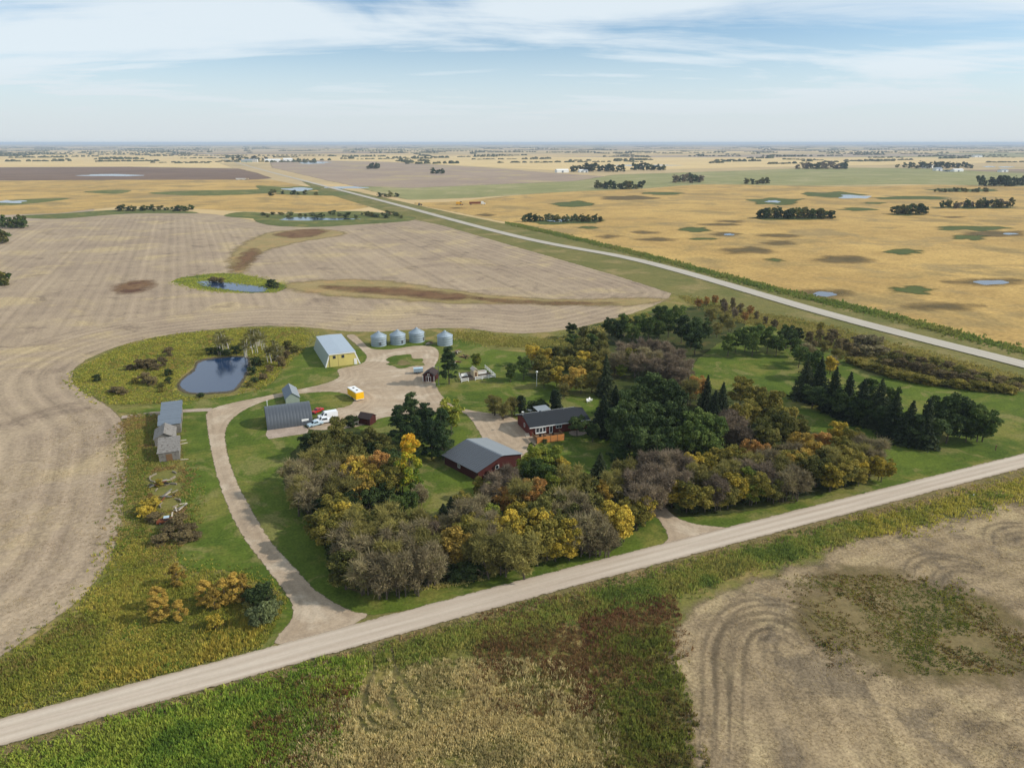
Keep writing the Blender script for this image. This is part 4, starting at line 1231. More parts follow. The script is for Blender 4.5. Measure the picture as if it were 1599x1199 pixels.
def quads(P, Nn, size, rng, asp=1.0):
    """one leaf-clump face per point: diamonds turned at random about their normals"""
    n = len(P)
    a_ = rng.normal(size=(n, 3))
    u = np.cross(Nn, a_)
    u /= np.linalg.norm(u, axis=1, keepdims=True) + 1e-9
    v = np.cross(Nn, u)
    s_ = (size * rng.uniform(.55, 1.4, n))[:, None]
    V = np.stack([P - u * s_, P - v * s_ * asp * .62, P + u * s_, P + v * s_ * asp * .62], 1).reshape(-1, 3)
    F = np.arange(4 * n).reshape(n, 4)
    return V, F


def unit(n, rng):
    d = rng.normal(size=(n, 3))
    return d / np.linalg.norm(d, axis=1, keepdims=True)


def crown_mesh(name, blobs, n, size, rng, twig=0.0, asp=1.0, shell=(.45, 1.05)):
    B = np.array(blobs)
    wgt = B[:, 3] ** 2
    k = rng.choice(len(B), n, p=wgt / wgt.sum())
    d = unit(n, rng)
    d[:, 2] = np.where(d[:, 2] < -.3, -d[:, 2] * .6, d[:, 2])
    rad = B[k, 3] * rng.uniform(shell[0] ** 2, shell[1] ** 2, n) ** .5
    sq = B[k, 4] if B.shape[1] > 4 else np.ones(n)
    P = B[k, :3] + d * rad[:, None] * np.stack([np.ones(n), np.ones(n), sq], 1)
    Nn = d * .55 + unit(n, rng) * .75
    Nn[:, 2] += .25
    Nn /= np.linalg.norm(Nn, axis=1, keepdims=True)
    V, F = quads(P, Nn, size, rng, asp)
    tint = np.clip(np.repeat(.5 + .28 * rng.normal(size=len(B))[k] * .8 + rng.normal(size=n) * .3, 4), 0, 1)
    if twig:
        nt = int(n * twig)
        k = rng.choice(len(B), nt, p=wgt / wgt.sum())
        d = unit(nt, rng)
        d[:, 2] = np.abs(d[:, 2])
        base = B[k, :3] + d * (B[k, 3] * rng.uniform(.1, .6, nt))[:, None]
        tip = B[k, :3] + (d + rng.normal(size=(nt, 3)) * .35) * (B[k, 3] * rng.uniform(.8, 1.25, nt))[:, None]
        sd_ = np.cross(tip - base, unit(nt, rng))
        sd_ /= np.linalg.norm(sd_, axis=1, keepdims=True) + 1e-9
        sd_ *= rng.uniform(.025, .06, nt)[:, None]
        V2 = np.stack([base - sd_, base + sd_, tip + sd_ * .5, tip - sd_ * .5], 1).reshape(-1, 3)
        F2 = np.arange(4 * nt).reshape(nt, 4) + len(V)
        V, F = np.concatenate([V, V2]), np.concatenate([F, F2])
        tint = np.concatenate([tint, np.repeat(rng.uniform(0, .6, nt), 4)])
    z = V[:, 2]
    hg = (z - z.min()) / (z.max() - z.min())
    return mesh_from(name, V, F, None, {'tint': ('FLOAT', tint), 'hgt': ('FLOAT', hg)})


def trunk_mesh(name, H, r, rng, limbs=6, spread=2.2, start=.25, mat=None, stems=1):
    mb = MB()
    for s_ in range(stems):
        ox, oy = (0, 0) if stems == 1 else (rng.normal() * .5, rng.normal() * .5)
        lx, ly = rng.normal(size=2) * .3 * (1 if stems == 1 else 2.2)
        pts = [Vector((ox + lx * t ** 1.5, oy + ly * t ** 1.5, H * .92 * t - (.3 if t == 0 else 0))) for t in (0, .33, .66, 1)]
        for k in range(3):
            mb.tube(pts[k], pts[k + 1], r * (1 - .3 * k), r * (1 - .3 * (k + 1)) + .01, 6, False)
        for k in range(limbs):
            t = start + (.85 - start) * k / max(1, limbs - 1)
            p = pts[0].lerp(pts[3], t)
            az = rng.uniform(0, 2 * math.pi)
            ln = spread * (1.1 - t) * rng.uniform(.7, 1.2)
            e = p + Vector((math.cos(az) * ln, math.sin(az) * ln, ln * rng.uniform(.5, 1.1)))
            mb.tube(p, e, r * .42 * (1.1 - t), .02, 5, False)
            e2 = e + Vector((math.cos(az + .8) * ln * .5, math.sin(az + .8) * ln * .5, ln * .4))
            mb.tube(p.lerp(e, .6), e2, r * .22 * (1.1 - t), .012, 4, False)
    return mb.mesh(name, mat or BARK)


def round_blobs(rng, H, W, n, low=.28, flat=.8, top=.93):
    out = []
    for k in range(n):
        t = rng.uniform(low, top)
        env = math.sin(math.pi * min(1, max(0, (t - low + .14) / (top - low + .30)))) ** .7
        rr = W / 2 * env * math.sqrt(rng.uniform(0.05, .72))
        az = rng.uniform(0, 2 * math.pi)
        br = W * rng.uniform(.095, .185)
        out.append((rr * math.cos(az), rr * math.sin(az), min(H * t, H - br * flat), br, flat))
    out.append((0, 0, H * .6, W * .26, .9))
    return out


def spruce_mesh(name, H, W, rng, nl=24):
    Vs, Fs, T = [], [], []
    off = 0
    for l in range(nl):
        t = l / (nl - 1)
        z0 = H * (.05 + .92 * t)
        r_ = W / 2 * (1 - t) ** .85 * rng.uniform(.85, 1.12) + .12
        nb = int(13 - 6 * t)
        for b in range(nb):
            az = 2 * math.pi * (b + rng.uniform(-.35, .35)) / nb + l * 1.3
            rr = r_ * rng.uniform(.75, 1.12)
            n = int(6 + 14 * (rr / (W / 2)))
            s_ = rng.uniform(.15, 1.0, n) ** .8
            P = np.stack([np.cos(az) * rr * s_, np.sin(az) * rr * s_, z0 - rr * .32 * s_ + .12 * s_ ** 3 * rr], 1) + rng.normal(size=(n, 3)) * np.array([.11, .11, .07]) * (.6 + rr * .22)
            Nn = unit(n, rng) * .7 + np.array([np.cos(az) * .3, np.sin(az) * .3, .7])
            Nn /= np.linalg.norm(Nn, axis=1, keepdims=True)
            V, F = quads(P, Nn, .24 + .05 * rr, rng, .8)
            Vs.append(V)
            Fs.append(F + off)
            off += len(V)
            T.append(np.repeat(np.clip(.25 + .5 * s_ + rng.normal(size=n) * .18, 0, 1), 4))
    V = np.concatenate(Vs)
    z = V[:, 2]
    return mesh_from(name, V, np.concatenate(Fs), None, {'tint': ('FLOAT', np.concatenate(T)), 'hgt': ('FLOAT', z / H)})


PROTO = {}


def proto(shape, crown, trunk, H, W):
    crown.materials.append(LM['green'])
    PROTO.setdefault(shape, []).append((crown, trunk, H, W))


for k in range(4):
    proto('round', crown_mesh('crown', round_blobs(NR, 8, 6.5, 34), 5200, .24, NR), trunk_mesh('trunk', 6.4, .17, NR), 8, 6.5)
for k in range(3):
    proto('sparse', crown_mesh('crown', round_blobs(NR, 8, 6.5, 30), 2000, .19, NR, twig=1.5), trunk_mesh('trunk', 7, .16, NR, 9, 2.8, .15, None, 2), 8, 6.5)
for k in range(3):
    proto('bare', crown_mesh('crown', round_blobs(NR, 8, 6.5, 30), 2300, .17, NR, twig=1.3), trunk_mesh('trunk', 7.2, .16, NR, 10, 3.0, .12, None, 3), 8, 6.5)
for k in range(3):
    proto('spruce', spruce_mesh('crown', 13, 7.6, NR, 30), trunk_mesh('trunk', 12.6, .2, NR, 0), 13, 5.2)
for k in range(2):
    bl = []
    for j in range(62):
        t = NR.uniform(.16, .95)
        rr = 4.4 * (1 - t * .82) * math.sqrt(NR.uniform(.05, .9))
        az = NR.uniform(0, 6.3)
        bl.append((rr * math.cos(az), rr * math.sin(az), 12 * t, NR.uniform(.65, 1.15), .7))
    proto('pine', crown_mesh('crown', bl, 8200, .25, NR, asp=.7), trunk_mesh('trunk', 11, .26, NR, 8, 4.0, .2), 12, 9)
for k in range(3):
    proto('bush', crown_mesh('crown', round_blobs(NR, 3, 3.6, 24, .05, .85, .9), 2400, .17, NR), trunk_mesh('trunk', 2.2, .06, NR, 5, 1.2, .1, None, 3), 3, 3.6)
bl = []
for j in range(40):
    t = NR.uniform(.10, .97)
    rr = 3.2 * math.sin(math.pi * min(.97, (t * .80 + .16))) ** .9 * math.sqrt(NR.uniform(.02, .8))
    az = NR.uniform(0, 6.3)
    bl.append((rr * math.cos(az), rr * math.sin(az), 14 * t, NR.uniform(.6, 1.05), 1.25))
proto('poplar', crown_mesh('crown', bl, 7600, .26, NR), trunk_mesh('trunk', 13, .22, NR, 8, 2.2, .15), 14, 7.5)
for k in range(2):
    bl = [(NR.normal() * .42, NR.normal() * .42, z, NR.uniform(.55, .8), 1.5) for z in np.linspace(.8, 5.6, 16)]
    proto('column', crown_mesh('crown', bl, 2600, .2, NR), trunk_mesh('trunk', 5, .1, NR, 0), 6.5, 2.2)
for k in range(2):
    proto('birch', crown_mesh('crown', round_blobs(NR, 8, 4.4, 16, .35), 650, .16, NR, twig=1.4), trunk_mesh('trunk', 8, .12, NR, 7, 1.6, .35, BIRCH, 3), 8, 4.4)
for k in range(3):      # light crowns for the groves out on the plain
    proto('far', crown_mesh('crown', round_blobs(NR, 8, 8, 14, .08), 520, .75, NR), trunk_mesh('trunk', 5, .2, NR, 2), 8, 8)

SHAPE = {'bare': 'bare', 'barep': 'bare', 'tan': 'sparse', 'olive': 'round', 'yolive': 'round', 'yellow': 'round', 'gold': 'round', 'orange': 'round', 'green': 'round', 'ygreen': 'round', 'dark': 'round',
         'spruce': 'spruce', 'pine': 'pine', 'hedge': 'bush', 'goldpop': 'poplar', 'willow': 'bush', 'brown': 'bush', 'birch': 'birch', 'cedar': 'column'}
WORD = {'bare': ('leafless_tree', 'grey-brown leafless tree'), 'barep': ('leafless_tree', 'dull purplish leafless tree'), 'tan': ('maple_tree', 'thin tan-leaved tree'), 'olive': ('maple_tree', 'olive-green leafy tree'),
        'yolive': ('maple_tree', 'yellowish olive leafy tree'), 'yellow': ('maple_tree', 'yellow autumn tree'), 'gold': ('maple_tree', 'golden autumn tree'), 'orange': ('maple_tree', 'orange autumn tree'),
        'green': ('leafy_tree', 'mid-green leafy tree'), 'ygreen': ('leafy_tree', 'lime-green leafy tree'), 'dark': ('leafy_tree', 'dark green leafy tree'), 'spruce': ('spruce_tree', 'dark pointed spruce'),
        'pine': ('pine_tree', 'dark green spreading pine'), 'hedge': ('shrub', 'dark green low shrub'), 'goldpop': ('poplar_tree', 'tall poplar, gold above and lime-green below'), 'willow': ('shrub', 'grey-green willow shrub'),
        'brown': ('shrub', 'brown faded shrub'), 'birch': ('birch_tree', 'white-stemmed slender birch'), 'cedar': ('cedar_tree', 'narrow dark columnar cedar')}
ncount = [0]
PLANTED = []


def tree(kind, x, y, H, W, zone, group, shape=None, top=True, label=None, word=None):
    """x, y = pixel of the crown's top (or of the foot): with the height this fixes where it stands"""
    p = G(x, y, H * .96) if top else G(x, y)
    sh = shape or SHAPE[kind]
    pr = PROTO[sh][ncount[0] % len(PROTO[sh])]
    ncount[0] += 1
    rr = random.Random(ncount[0] * 31)
    nm, wd = WORD[kind]
    if sh == 'bush':
        nm = 'shrub'
        wd = wd.replace('tree', 'shrub').replace('leafy shrub', 'leafy shrub')
    if shape == 'far':
        wd = {'dark': 'dark green', 'olive': 'olive-green', 'green': 'mid-green', 'willow': 'grey-green', 'barep': 'purplish leafless'}[kind] + ' small tree'
    if word:
        wd = word
    o = empty(nm, (p.x, p.y, .05), rr.uniform(0, 6.28), label or (wd + ' ' + zone), 'shrub' if nm == 'shrub' else 'tree', wd + ' ' + group)
    if not label:
        PLANTED.append((o, wd, zone, group, shape == 'far'))
    vh = .28 if sh == 'bush' else .07
    o.scale = (W / pr[3] * rr.uniform(.88, 1.12), W / pr[3] * rr.uniform(.88, 1.12), H / pr[2] * rr.uniform(1 - vh, 1 + vh))
    c = bpy.data.objects.new('crown', pr[0])
    link(c, o)
    c.material_slots[0].link = 'OBJECT'
    c.material_slots[0].material = LM['spruce' if kind == 'cedar' else kind]
    link(bpy.data.objects.new('trunk', pr[1]), o)
    return o


def trees(text, zone, group, H=8.0, W=6.4, **kw):
    for line in text.split(';'):
        f = line.split()
        if not f:
            continue
        k = f[0]
        xs = [tuple(float(t) for t in e.split(',')) for e in f[1:]]
        for e in xs:
            h_ = e[2] if len(e) > 2 else H
            tree(k, e[0], e[1], h_, e[3] if len(e) > 3 else W * h_ / H, zone, group, **kw)


# grove between the lane and the garage
trees('olive 525,656,9 500,672,8 512,690,8 548,682,8 575,672,7 592,676,7 560,700,8 600,696,7;dark 481,676,7 492,700,7 583,690,6 610,702,7 620,715,7;bare 457,727 478,716 470,742 497,742 483,760 530,728;'
      'tan 488,708 527,708 465,755 508,735 503,720 515,752 545,748;gold 556,714 571,726 562,744;yellow 580,735 548,728;orange 592,712;yolive 612,716 626,724 604,736 520,772;dark 600,756,6 575,762,6 545,770,6 500,775,6',
      'in the grove by the tall poplar', 'west grove')
trees('yolive 500,797 522,786 545,792 513,810;yellow 531,792;tan 560,800 604,790 590,812 640,800 565,822 618,818 608,850 660,838;bare 538,826 590,836 646,818 552,850 580,856 634,846 672,858 650,868 622,872 595,876 566,872;olive 535,862;'
      'hedge 520,868,3.5 540,886,3.5 562,898,3 520,850,4 690,872,4 668,888,3.5;olive 575,800 618,806;green 622,776,5 640,770,5;barep 660,806,6 672,815,6;yellow 683,808,4;spruce 692,786,6,3.6 704,778,5,3;bare 655,760,5',
      'in the lane-bend thicket', 'corner thicket')
tree('goldpop', 637, 678, 15.5, 8.6, '', 'single', label='tall poplar, gold above and lime-green below, beside the garage')
trees('pine 640,616,12.5,9 622,632,11,8 664,626,12,9 688,644,11,8 650,646,11,8 672,662,10,8 636,668,10,7.5 690,668,9,7', 'in the dense clump by the yard', 'pine clump')
tree('ygreen', 704, 629, 9.5, 8.2, '', 'single', label='round lime-green tree at the edge of the dark pine clump')
tree('hedge', 548, 649, 3.4, 4, '', 'single', label='single dark green bush beside the little dark red shed')
# grove in front of the garage
trees('yolive 748,746,5.5,4 722,770,6,4.5;barep 776,738,7,5 793,727,7,5 768,756,7,5 800,744,7,5;ygreen 838,699,8,6.5 866,699,8,6 850,712,7,6 822,712,6,5 868,740,7,5.5 766,788,7,5.5;yellow 878,715,6,5 880,732,6,5;green 832,722,7,6 855,728,7,6;'
      'tan 893,730 908,744 896,752 880,760 812,756;orange 786,759,7,5.5 834,752,7.5,6 826,762,7,5;gold 800,762,7,5 938,750,7,5;olive 865,772 845,782 912,748 920,768 860,796 877,808 898,790 828,790;bare 745,778 728,790 758,800 880,778 905,772 920,795 935,812 950,828,6 905,812 925,828,6 760,816 775,832 715,802,6 700,806,6;'
      'yellow 806,786 795,802 820,816 845,800 886,816 952,782,8.5,7 966,796 976,813,5 890,834,6 868,828,7;yolive 742,804 725,812 855,820 840,828 780,812 815,836,7;gold 706,829,7,6.5 722,832,7,6 712,846,6;tan 745,826 765,844 792,842 818,846 735,850,6;'
      'hedge 700,868,3.6,4.5 722,868,3.6,4.5 744,866,3.6,4.5 766,860,3.6,4.5 788,856,3.6,4.5 810,852,3.6,4.5 832,846,3.4,4 856,842,3.4,4 880,836,3.2,4 902,834,3,4 925,840,2.6,3.6 712,884,3,4 735,882,3,4 758,876,3,4 780,870,3,4 960,830,3,4 990,806,3.4,4',
      'in the grove before the garage', 'garage grove')
tree('spruce', 938, 704, 8.5, 4.2, '', 'single', label='lone small spruce on the lawn edge in front of the bungalow')
trees('tan 975,722 960,738;barep 1015,706 1008,736 1028,730 1003,762 1022,752 990,738 1045,712 1035,744;yellow 1010,780,6,4.5;yolive 996,790,6,5 985,782,6', 'beside the short drive between the two groves', 'drive side trees')
# thicket along the road east of the drive
trees('barep 1052,702 1066,716 1048,730 1062,740 1122,748 1160,716 1205,734 1192,724;tan 1090,728 1108,734 1140,724 1178,712 1216,722 1345,698 1300,706;bare 1200,704 1228,736 1250,734 1236,692 1352,684 1370,690 1362,700;olive 1264,716;'
      'yellow 1083,709 1106,709 1052,752,6.5 1068,760,5.5 1080,768,5 1148,742 1302,726,7,6 1311,658 1382,718,6 1362,713,6 1376,722,5 1345,716,6;gold 1252,680 1272,692 1262,702 1240,708;orange 1173,689,7,5.5 1191,692,7,5 1288,675;'
      'yolive 1130,697 1150,700 1076,752 1104,762,6 1186,740 1225,706 1250,706 1322,714 1334,704 1332,670 1316,682 1128,760,6 1152,753,6 1174,755,5.5 1345,730,5;ygreen 1173,734,7,6 1178,752,6;olive 1292,700 1280,716 1212,750,6 1326,724,6 1310,734,5 1140,758,6;'
      'hedge 1242,744,4 1260,741,4 1276,735,4 1228,754,3.4 1210,760,3.2 1190,765,3 1166,770,2.8 1140,774,2.8 1110,780,2.8 1085,784,2.8 1060,782,3 1252,751,3 1280,743,2.8 1300,740,2.8 1325,734,2.8 1350,724,2.8',
      'in the roadside thicket past the drive', 'east thicket', H=7.6, W=6.2)
# mound of trees behind that thicket
trees('yolive 1160,590,10,8.5 1182,600,10,8 1206,616,10,8.5 1230,634,9.5,8 1176,624,9,7.5 1160,632,9,7;olive 1240,652,9,8 1213,642,9,8 1194,656,9,7.5 1225,660,8,7 1202,672,7,6;barep 1143,640,8,7 1153,657,8,7 1138,655,8,6 1165,668,7,6;spruce 1106,590,11,4.6 1130,602,11,4.8 1118,612,10,4.6;orange 1090,589,8,6;tan 1078,596,8,6',
      'in the mounded grove behind the thicket', 'mounded grove')
# big dark trees right of the house
trees('dark 1018,584,13,9 1040,590,13,9 1000,602,13,9 1056,606,12,8.5 980,614,12,8.5 1038,624,12,9 1018,636,12,9 998,650,12,9 1034,658,11,8 985,662,11,8 1012,672,10,8 1056,640,11,8 970,640,11,8;green 1100,642,11,8.5 1117,654,10,7.5 1086,662,10,8 1072,640,11,8 1106,674,8,7 1062,668,9,7;'
      'pine 966,668,9,7 1042,684,8,7 968,690,7,6', 'in the tall dark stand beside the bungalow', 'tall dark stand')
trees('spruce 947,558,13,5 944,616,12,6.5 962,600,12,5.5', 'at the lawn edge of the tall dark stand beside the bungalow', 'stand edge spruces')
trees('dark 902,650,6,5.5 926,664,5,4.5', 'close against the right end of the bungalow', 'house end trees')
trees('cedar 816,620,6.2,2.6 866,612,6.5,2.6 873,614,6.2,2.6', 'beside the grey canopy behind the bungalow', 'house cedars')
trees('hedge 832,627,3,4 842,628,3,4 850,630,2.6,3.4 850,684,1.6,2 830,690,1.8,2.2', 'close beside the bungalow walls', 'house shrubs')
trees('tan 771,619,6,5.5 801,621,6,5.5 786,628,5.5,5', 'in the pale rounded clump by the bungalow driveway', 'driveway trees', shape='bare', word='pale grey-green twiggy tree')
# yard trees
tree('pine', 700, 545, 12.5, 9.5, '', 'single', label='tall pine spreading over the small red barn')
tree('ygreen', 743, 554, 5.5, 4.6, '', 'single', label='round yellow-green small tree behind the white rail fence')
tree('green', 797, 569, 6.5, 4.6, '', 'single', label='small slender green tree beside the fenced pen')
tree('green', 818, 557, 8.5, 5.2, '', 'single', label='taller green tree at the corner of the yellow-leaved grove')
trees('yellow 830,541 850,546 870,572 912,549;gold 900,576 886,588,6;yolive 842,556 876,556 892,556 932,550 925,582,7 908,586,6.5 858,562 915,562 935,566;olive 890,537 910,527 922,540 868,544 905,540 938,532 850,580,6;green 925,522 895,520;tan 945,548 938,588,6 880,600,5', 'in the yellow grove beyond the yard', 'yard grove', H=7.2, W=6.4)
trees('barep 976,537 998,535 1021,532 1042,537 1060,545 1073,561 1050,556 1022,558 995,556 1062,574 1040,572;bare 965,552 1008,545 1035,550;yolive 985,545;ygreen 970,570,5', 'in the leafless grove on the lawn', 'leafless grove', H=8, W=7)
# shelterbelt along the stubble field
trees('dark 893,503,7 952,498,9 966,504,9 1067,492,12,8 1082,500,12,8 1096,496,12,8.5 1088,512,11,8;green 976,491,10,7 1000,493,10,7 1014,499,10,7 1032,478,11,7 1046,488,11,7 1062,477,11,7.5 988,505,9 1028,500,9;olive 928,513,7 940,520,6 912,512,6;'
      'tan 1130,491,7 1112,482,8 1140,500,6 1122,506,6;barep 1132,474,5 1148,482,5;orange 1092,466,5.5 1117,461,5.5 1104,464,5 1172,478,5 1164,488,5;brown 1145,469,4.5 1157,474,4.5 1130,466,4.5 1182,486,4 1196,494,4 1210,500,4', 'in the shelterbelt by the stubble field', 'north shelterbelt', W=6)
trees('green 1140,521,9,6 1152,516,9,6 1167,511,10,7 1185,511,10,7 1202,513,10,7 1216,521,9,6.5 1178,522,9,6', 'in the open clump of trunks on the far lawn', 'lawn clump')
trees('dark 1231,511,9 1246,512,8 1238,520,8;green 1251,542,8 1244,530,7;brown 1265,516,5 1280,520,5 1296,522,5 1310,530,5 1272,530,5;tan 1288,532,6 1310,545,6;yolive 1283,503,5;bare 1262,540,7 1302,556,6', 'between the far lawn and the highway hedge', 'highway corner trees', W=6)
# spruce row on the east lawn
trees('spruce 1262,563,13,5.6 1284,563,14,5.8 1307,578,13.5,5.6 1330,583,14,5.6 1351,595,13,5.6 1379,592,14.5,5.8 1403,610,13.5,5.6 1428,623,13,5.4 1454,625,13.5,5.6', 'in the spruce row across the east lawn', 'spruce row')
trees('green 1274,549,10 1358,592,11,6 1395,604,11,6;dark 1475,624,11,8 1495,622,11,8 1510,628,10.5,8;green 1528,634,10,8 1545,640,9.5,8 1535,648,8,7;yellow 1300,556,7,5', 'among the spruce row across the east lawn', 'spruce row leafy trees')
trees('dark 1273,600,8 1296,606,8 1319,614,8 1342,622,8 1366,625,8 1391,634,8 1416,644,8 1441,650,8.5 1464,648,9 1486,650,8 1516,654,7', 'filling the gaps of the spruce row', 'spruce row fill', W=7.2)
# hedge by the highway
trees('yolive 1330,556 1350,563 1370,570 1390,576 1410,581 1430,585 1450,588 1475,591 1500,594 1525,597 1550,599 1580,602 1340,560 1360,567 1380,573 1400,579 1420,583 1440,587 1462,590 1488,593 1512,596 1538,598 1565,600', 'in the low hedge along the lawn', 'lawn hedge', H=2.8, W=5.0, shape='bush', word='olive-yellow low shrub')
trees('bare 1345,524,5 1360,526,5 1376,538,4.5 1352,536,5 1368,530,5;olive 1392,547 1420,554 1460,562 1500,572 1540,580 1590,588;brown 1405,549 1440,557 1480,568 1520,576 1565,584 1410,562 1430,566 1450,572 1470,577 1490,581 1388,560 1510,584 1535,588 1325,535 1335,545 1318,526 1302,518 1560,592 1590,596;olive 1380,553 1400,556 1425,560 1445,565 1475,572 1505,578 1530,584 1580,592', 'in the scrub belt by the highway', 'highway scrub', H=3.2, W=5.2, shape='bush')
# west side
for e in ((273, 884, 4.2, 3.6), (242, 917, 4.4, 3.6), (244, 936, 4.4, 4), (277, 938, 4, 2.8), (318, 908, 5, 4), (331, 920, 4.4, 3.2), (363, 897, 5.6, 4.4), (347, 906, 5, 3.8), (377, 900, 5, 3.4)):
    tree('gold', e[0], e[1], e[2], e[3], 'in the rough grass by the lane mouth', 'lane mouth birches', word='small golden-leaved young tree', shape='poplar')
trees('hedge 394,920,3.4,4 412,918,3.4,4 402,930,3,4;willow 410,946,3.4,4.4 424,936,3,3.6 398,956,2.8,3.6;yellow 333,962,2.6,3;olive 388,938,2.6,3', 'in the rough grass at the lane mouth', 'lane mouth shrubs', shape='bush')
trees('yellow 232,779,3,5 222,790,2.6,4 247,748,1.8,2.4;brown 276,809,2.4,4.4 292,818,2.2,4 262,822,2.2,4 285,832,2,4 300,828,2,3.6 240,800,2,3.6 248,836,2,4', 'among the weeds near the concrete bin rings', 'ring shrubs', shape='bush')
trees('birch 345,518 352,522 338,524 390,513 400,512 407,516 381,526 396,522 426,530 418,536 432,538', 'on the far bank of the near pond', 'pond birches', H=8, W=5)
trees('brown 262,545,3 232,561,3.2,5 218,565,3,5 242,566,3,5 202,567,2.6,4 226,586,2.8,4.4 236,590,2.6,4 178,603,2.4,4 188,606,2.4,4 252,560,3,4 446,548,3 438,560,3 420,570,2.6 410,582,2.6;hedge 262,576,2.6 326,542,3 340,543,3 352,543,3 368,541,3 312,612,1.8,2.6 400,560,3 392,572,3 396,586,2.6 150,585,2.4 262,590,2.2;olive 250,596,2.2 430,552,3 448,536,3 460,540,3 388,594,2.2;yolive 250,604,2 210,590,2.2', 'in the rough ground round the near pond', 'pond shrubs', W=4.4 * 8 / 8, H=3.2, shape='bush')
trees('hedge 422,437,4,7 430,441,3.4,5;brown 332,432,3.4,6 345,434,3,5', 'beside the narrow pond in the stubble field', 'field pond shrubs', shape='bush')


# groves far out on the plain: one object per tree while the crowns can be told apart
def bluff(cx_, cy_, rx, n, label, H=7.0, kinds=('dark', 'olive', 'green'), W=8.0, ry=1.2, uneven=.35):
    rr = random.Random(int(cx_ * 3 + cy_))
    for i in range(n):
        u = -1 + 2 * (i + rr.random()) / n
        hh = H * rr.uniform(1 - uneven, 1 + uneven)
        tree(rr.choice(kinds), cx_ + rx * u, cy_ + ry * rr.uniform(-1, 1), hh, W * hh / H * rr.uniform(.8, 1.25), label, label, shape='far', top=False, word=None)


bluff(880, 346, 62, 26, 'in the marshy grove beside a pool in the golden field', 6.0, ('dark', 'olive', 'willow'), 6)
bluff(1240, 341, 60, 26, 'in the long oval grove in the golden field', 9, ('dark', 'olive', 'green'), 9)
bluff(1422, 335, 26, 12, 'in the small rounded grove in the golden field', 9, ('dark', 'olive'), 9)
bluff(1522, 325, 56, 22, 'in the ragged grove at the edge of the golden field', 9, ('dark', 'barep', 'olive'), 9)
bluff(967, 295, 38, 18, 'in the dark grove on the pasture edge', 11, ('dark', 'olive'), 12)
bluff(1073, 285, 24, 12, 'in the pasture grove before the far farm lane', 13, ('dark', 'barep'), 13)
bluff(1182, 287, 20, 10, 'in the thin grove on the far pasture', 10, ('dark', 'olive'), 11)
bluff(935, 268.5, 40, 18, 'in the tree row beside the white far farmhouse', 17, ('dark',), 18, .5)
bluff(1015, 266, 26, 12, 'in the tree row beyond the dusty far lane', 16, ('dark',), 18, .5)
bluff(1285, 264, 40, 16, 'in the far grove on the horizon side of the pasture', 17, ('dark', 'barep'), 20, .6)
bluff(1560, 291, 34, 14, 'in the dense grove by the far pasture', 14, ('dark',), 13, .8)
bluff(1500, 300, 44, 14, 'in the low willow belt of the golden field', 6, ('willow', 'olive'), 9, .8)
bluff(583, 264, 10, 6, 'in the lone far grove on the mauve field', 15, ('dark',), 15, .4)
bluff(685, 271.5, 10, 5, 'in the smaller grove on the mauve field', 12, ('dark',), 13, .4)
bluff(22, 356, 20, 8, 'in the tree belt at the stubble field corner', 9, ('green', 'olive'), 8, 1)
bluff(4, 380, 10, 4, 'in the second tree belt at the stubble field corner', 9, ('green', 'olive'), 8, 2)
bluff(4, 445, 10, 4, 'in the roadside bush at the stubble field edge', 6, ('green', 'olive'), 7, 3)
bluff(240, 329, 60, 20, 'in the bush belt behind the stubble field', 5, ('olive', 'dark', 'green'), 8, 1.4)
bluff(515, 338, 110, 24, 'in the reedy scrub round the long marsh pool', 4, ('olive', 'willow', 'dark'), 7, 2.5)
bluff(600, 338, 30, 8, 'in the scrub near the highway marsh', 4, ('olive', 'willow'), 6, 3)
bluff(455, 304, 40, 8, 'beside the highway pool', 6, ('olive', 'dark'), 9, 2)
bluff(605, 308, 16, 5, 'in the willows beyond the highway', 7, ('dark', 'olive'), 10, 1)
bluff(1460, 263, 60, 18, 'in the sheltering trees of the far farmyard', 16, ('dark',), 20, 1)
bluff(390, 251, 26, 10, 'in the trees of the far bin yard', 16, ('dark',), 22, .6)

# say on which side of its grove a tree stands (the near road runs along dr)
nrm = Vector((-dr.y, dr.x))
zones = {}
for e in PLANTED:
    zones.setdefault(e[2], []).append(e)
for zn, L_ in zones.items():
    if not zn.startswith('in the ') or L_[0][4]:
        continue
    ds = sorted(nrm.dot(Vector(e[0].location[:2])) for e in L_)
    if len(L_) < 8 or ds[-1] - ds[0] < 12:
        continue
    a_, b_ = ds[len(ds) // 3], ds[2 * len(ds) // 3]
    for o, wd, z_, gp, _ in L_:
        d_ = nrm.dot(Vector(o.location[:2]))
        sd_ = 'on the road side of the' if d_ < a_ else ('in the middle of the' if d_ < b_ else 'on the far side of the')
        o['label'] = wd + ' ' + sd_ + ' ' + zn[7:]
        o['group'] = wd + ' ' + sd_[:11].strip() + ' ' + gp


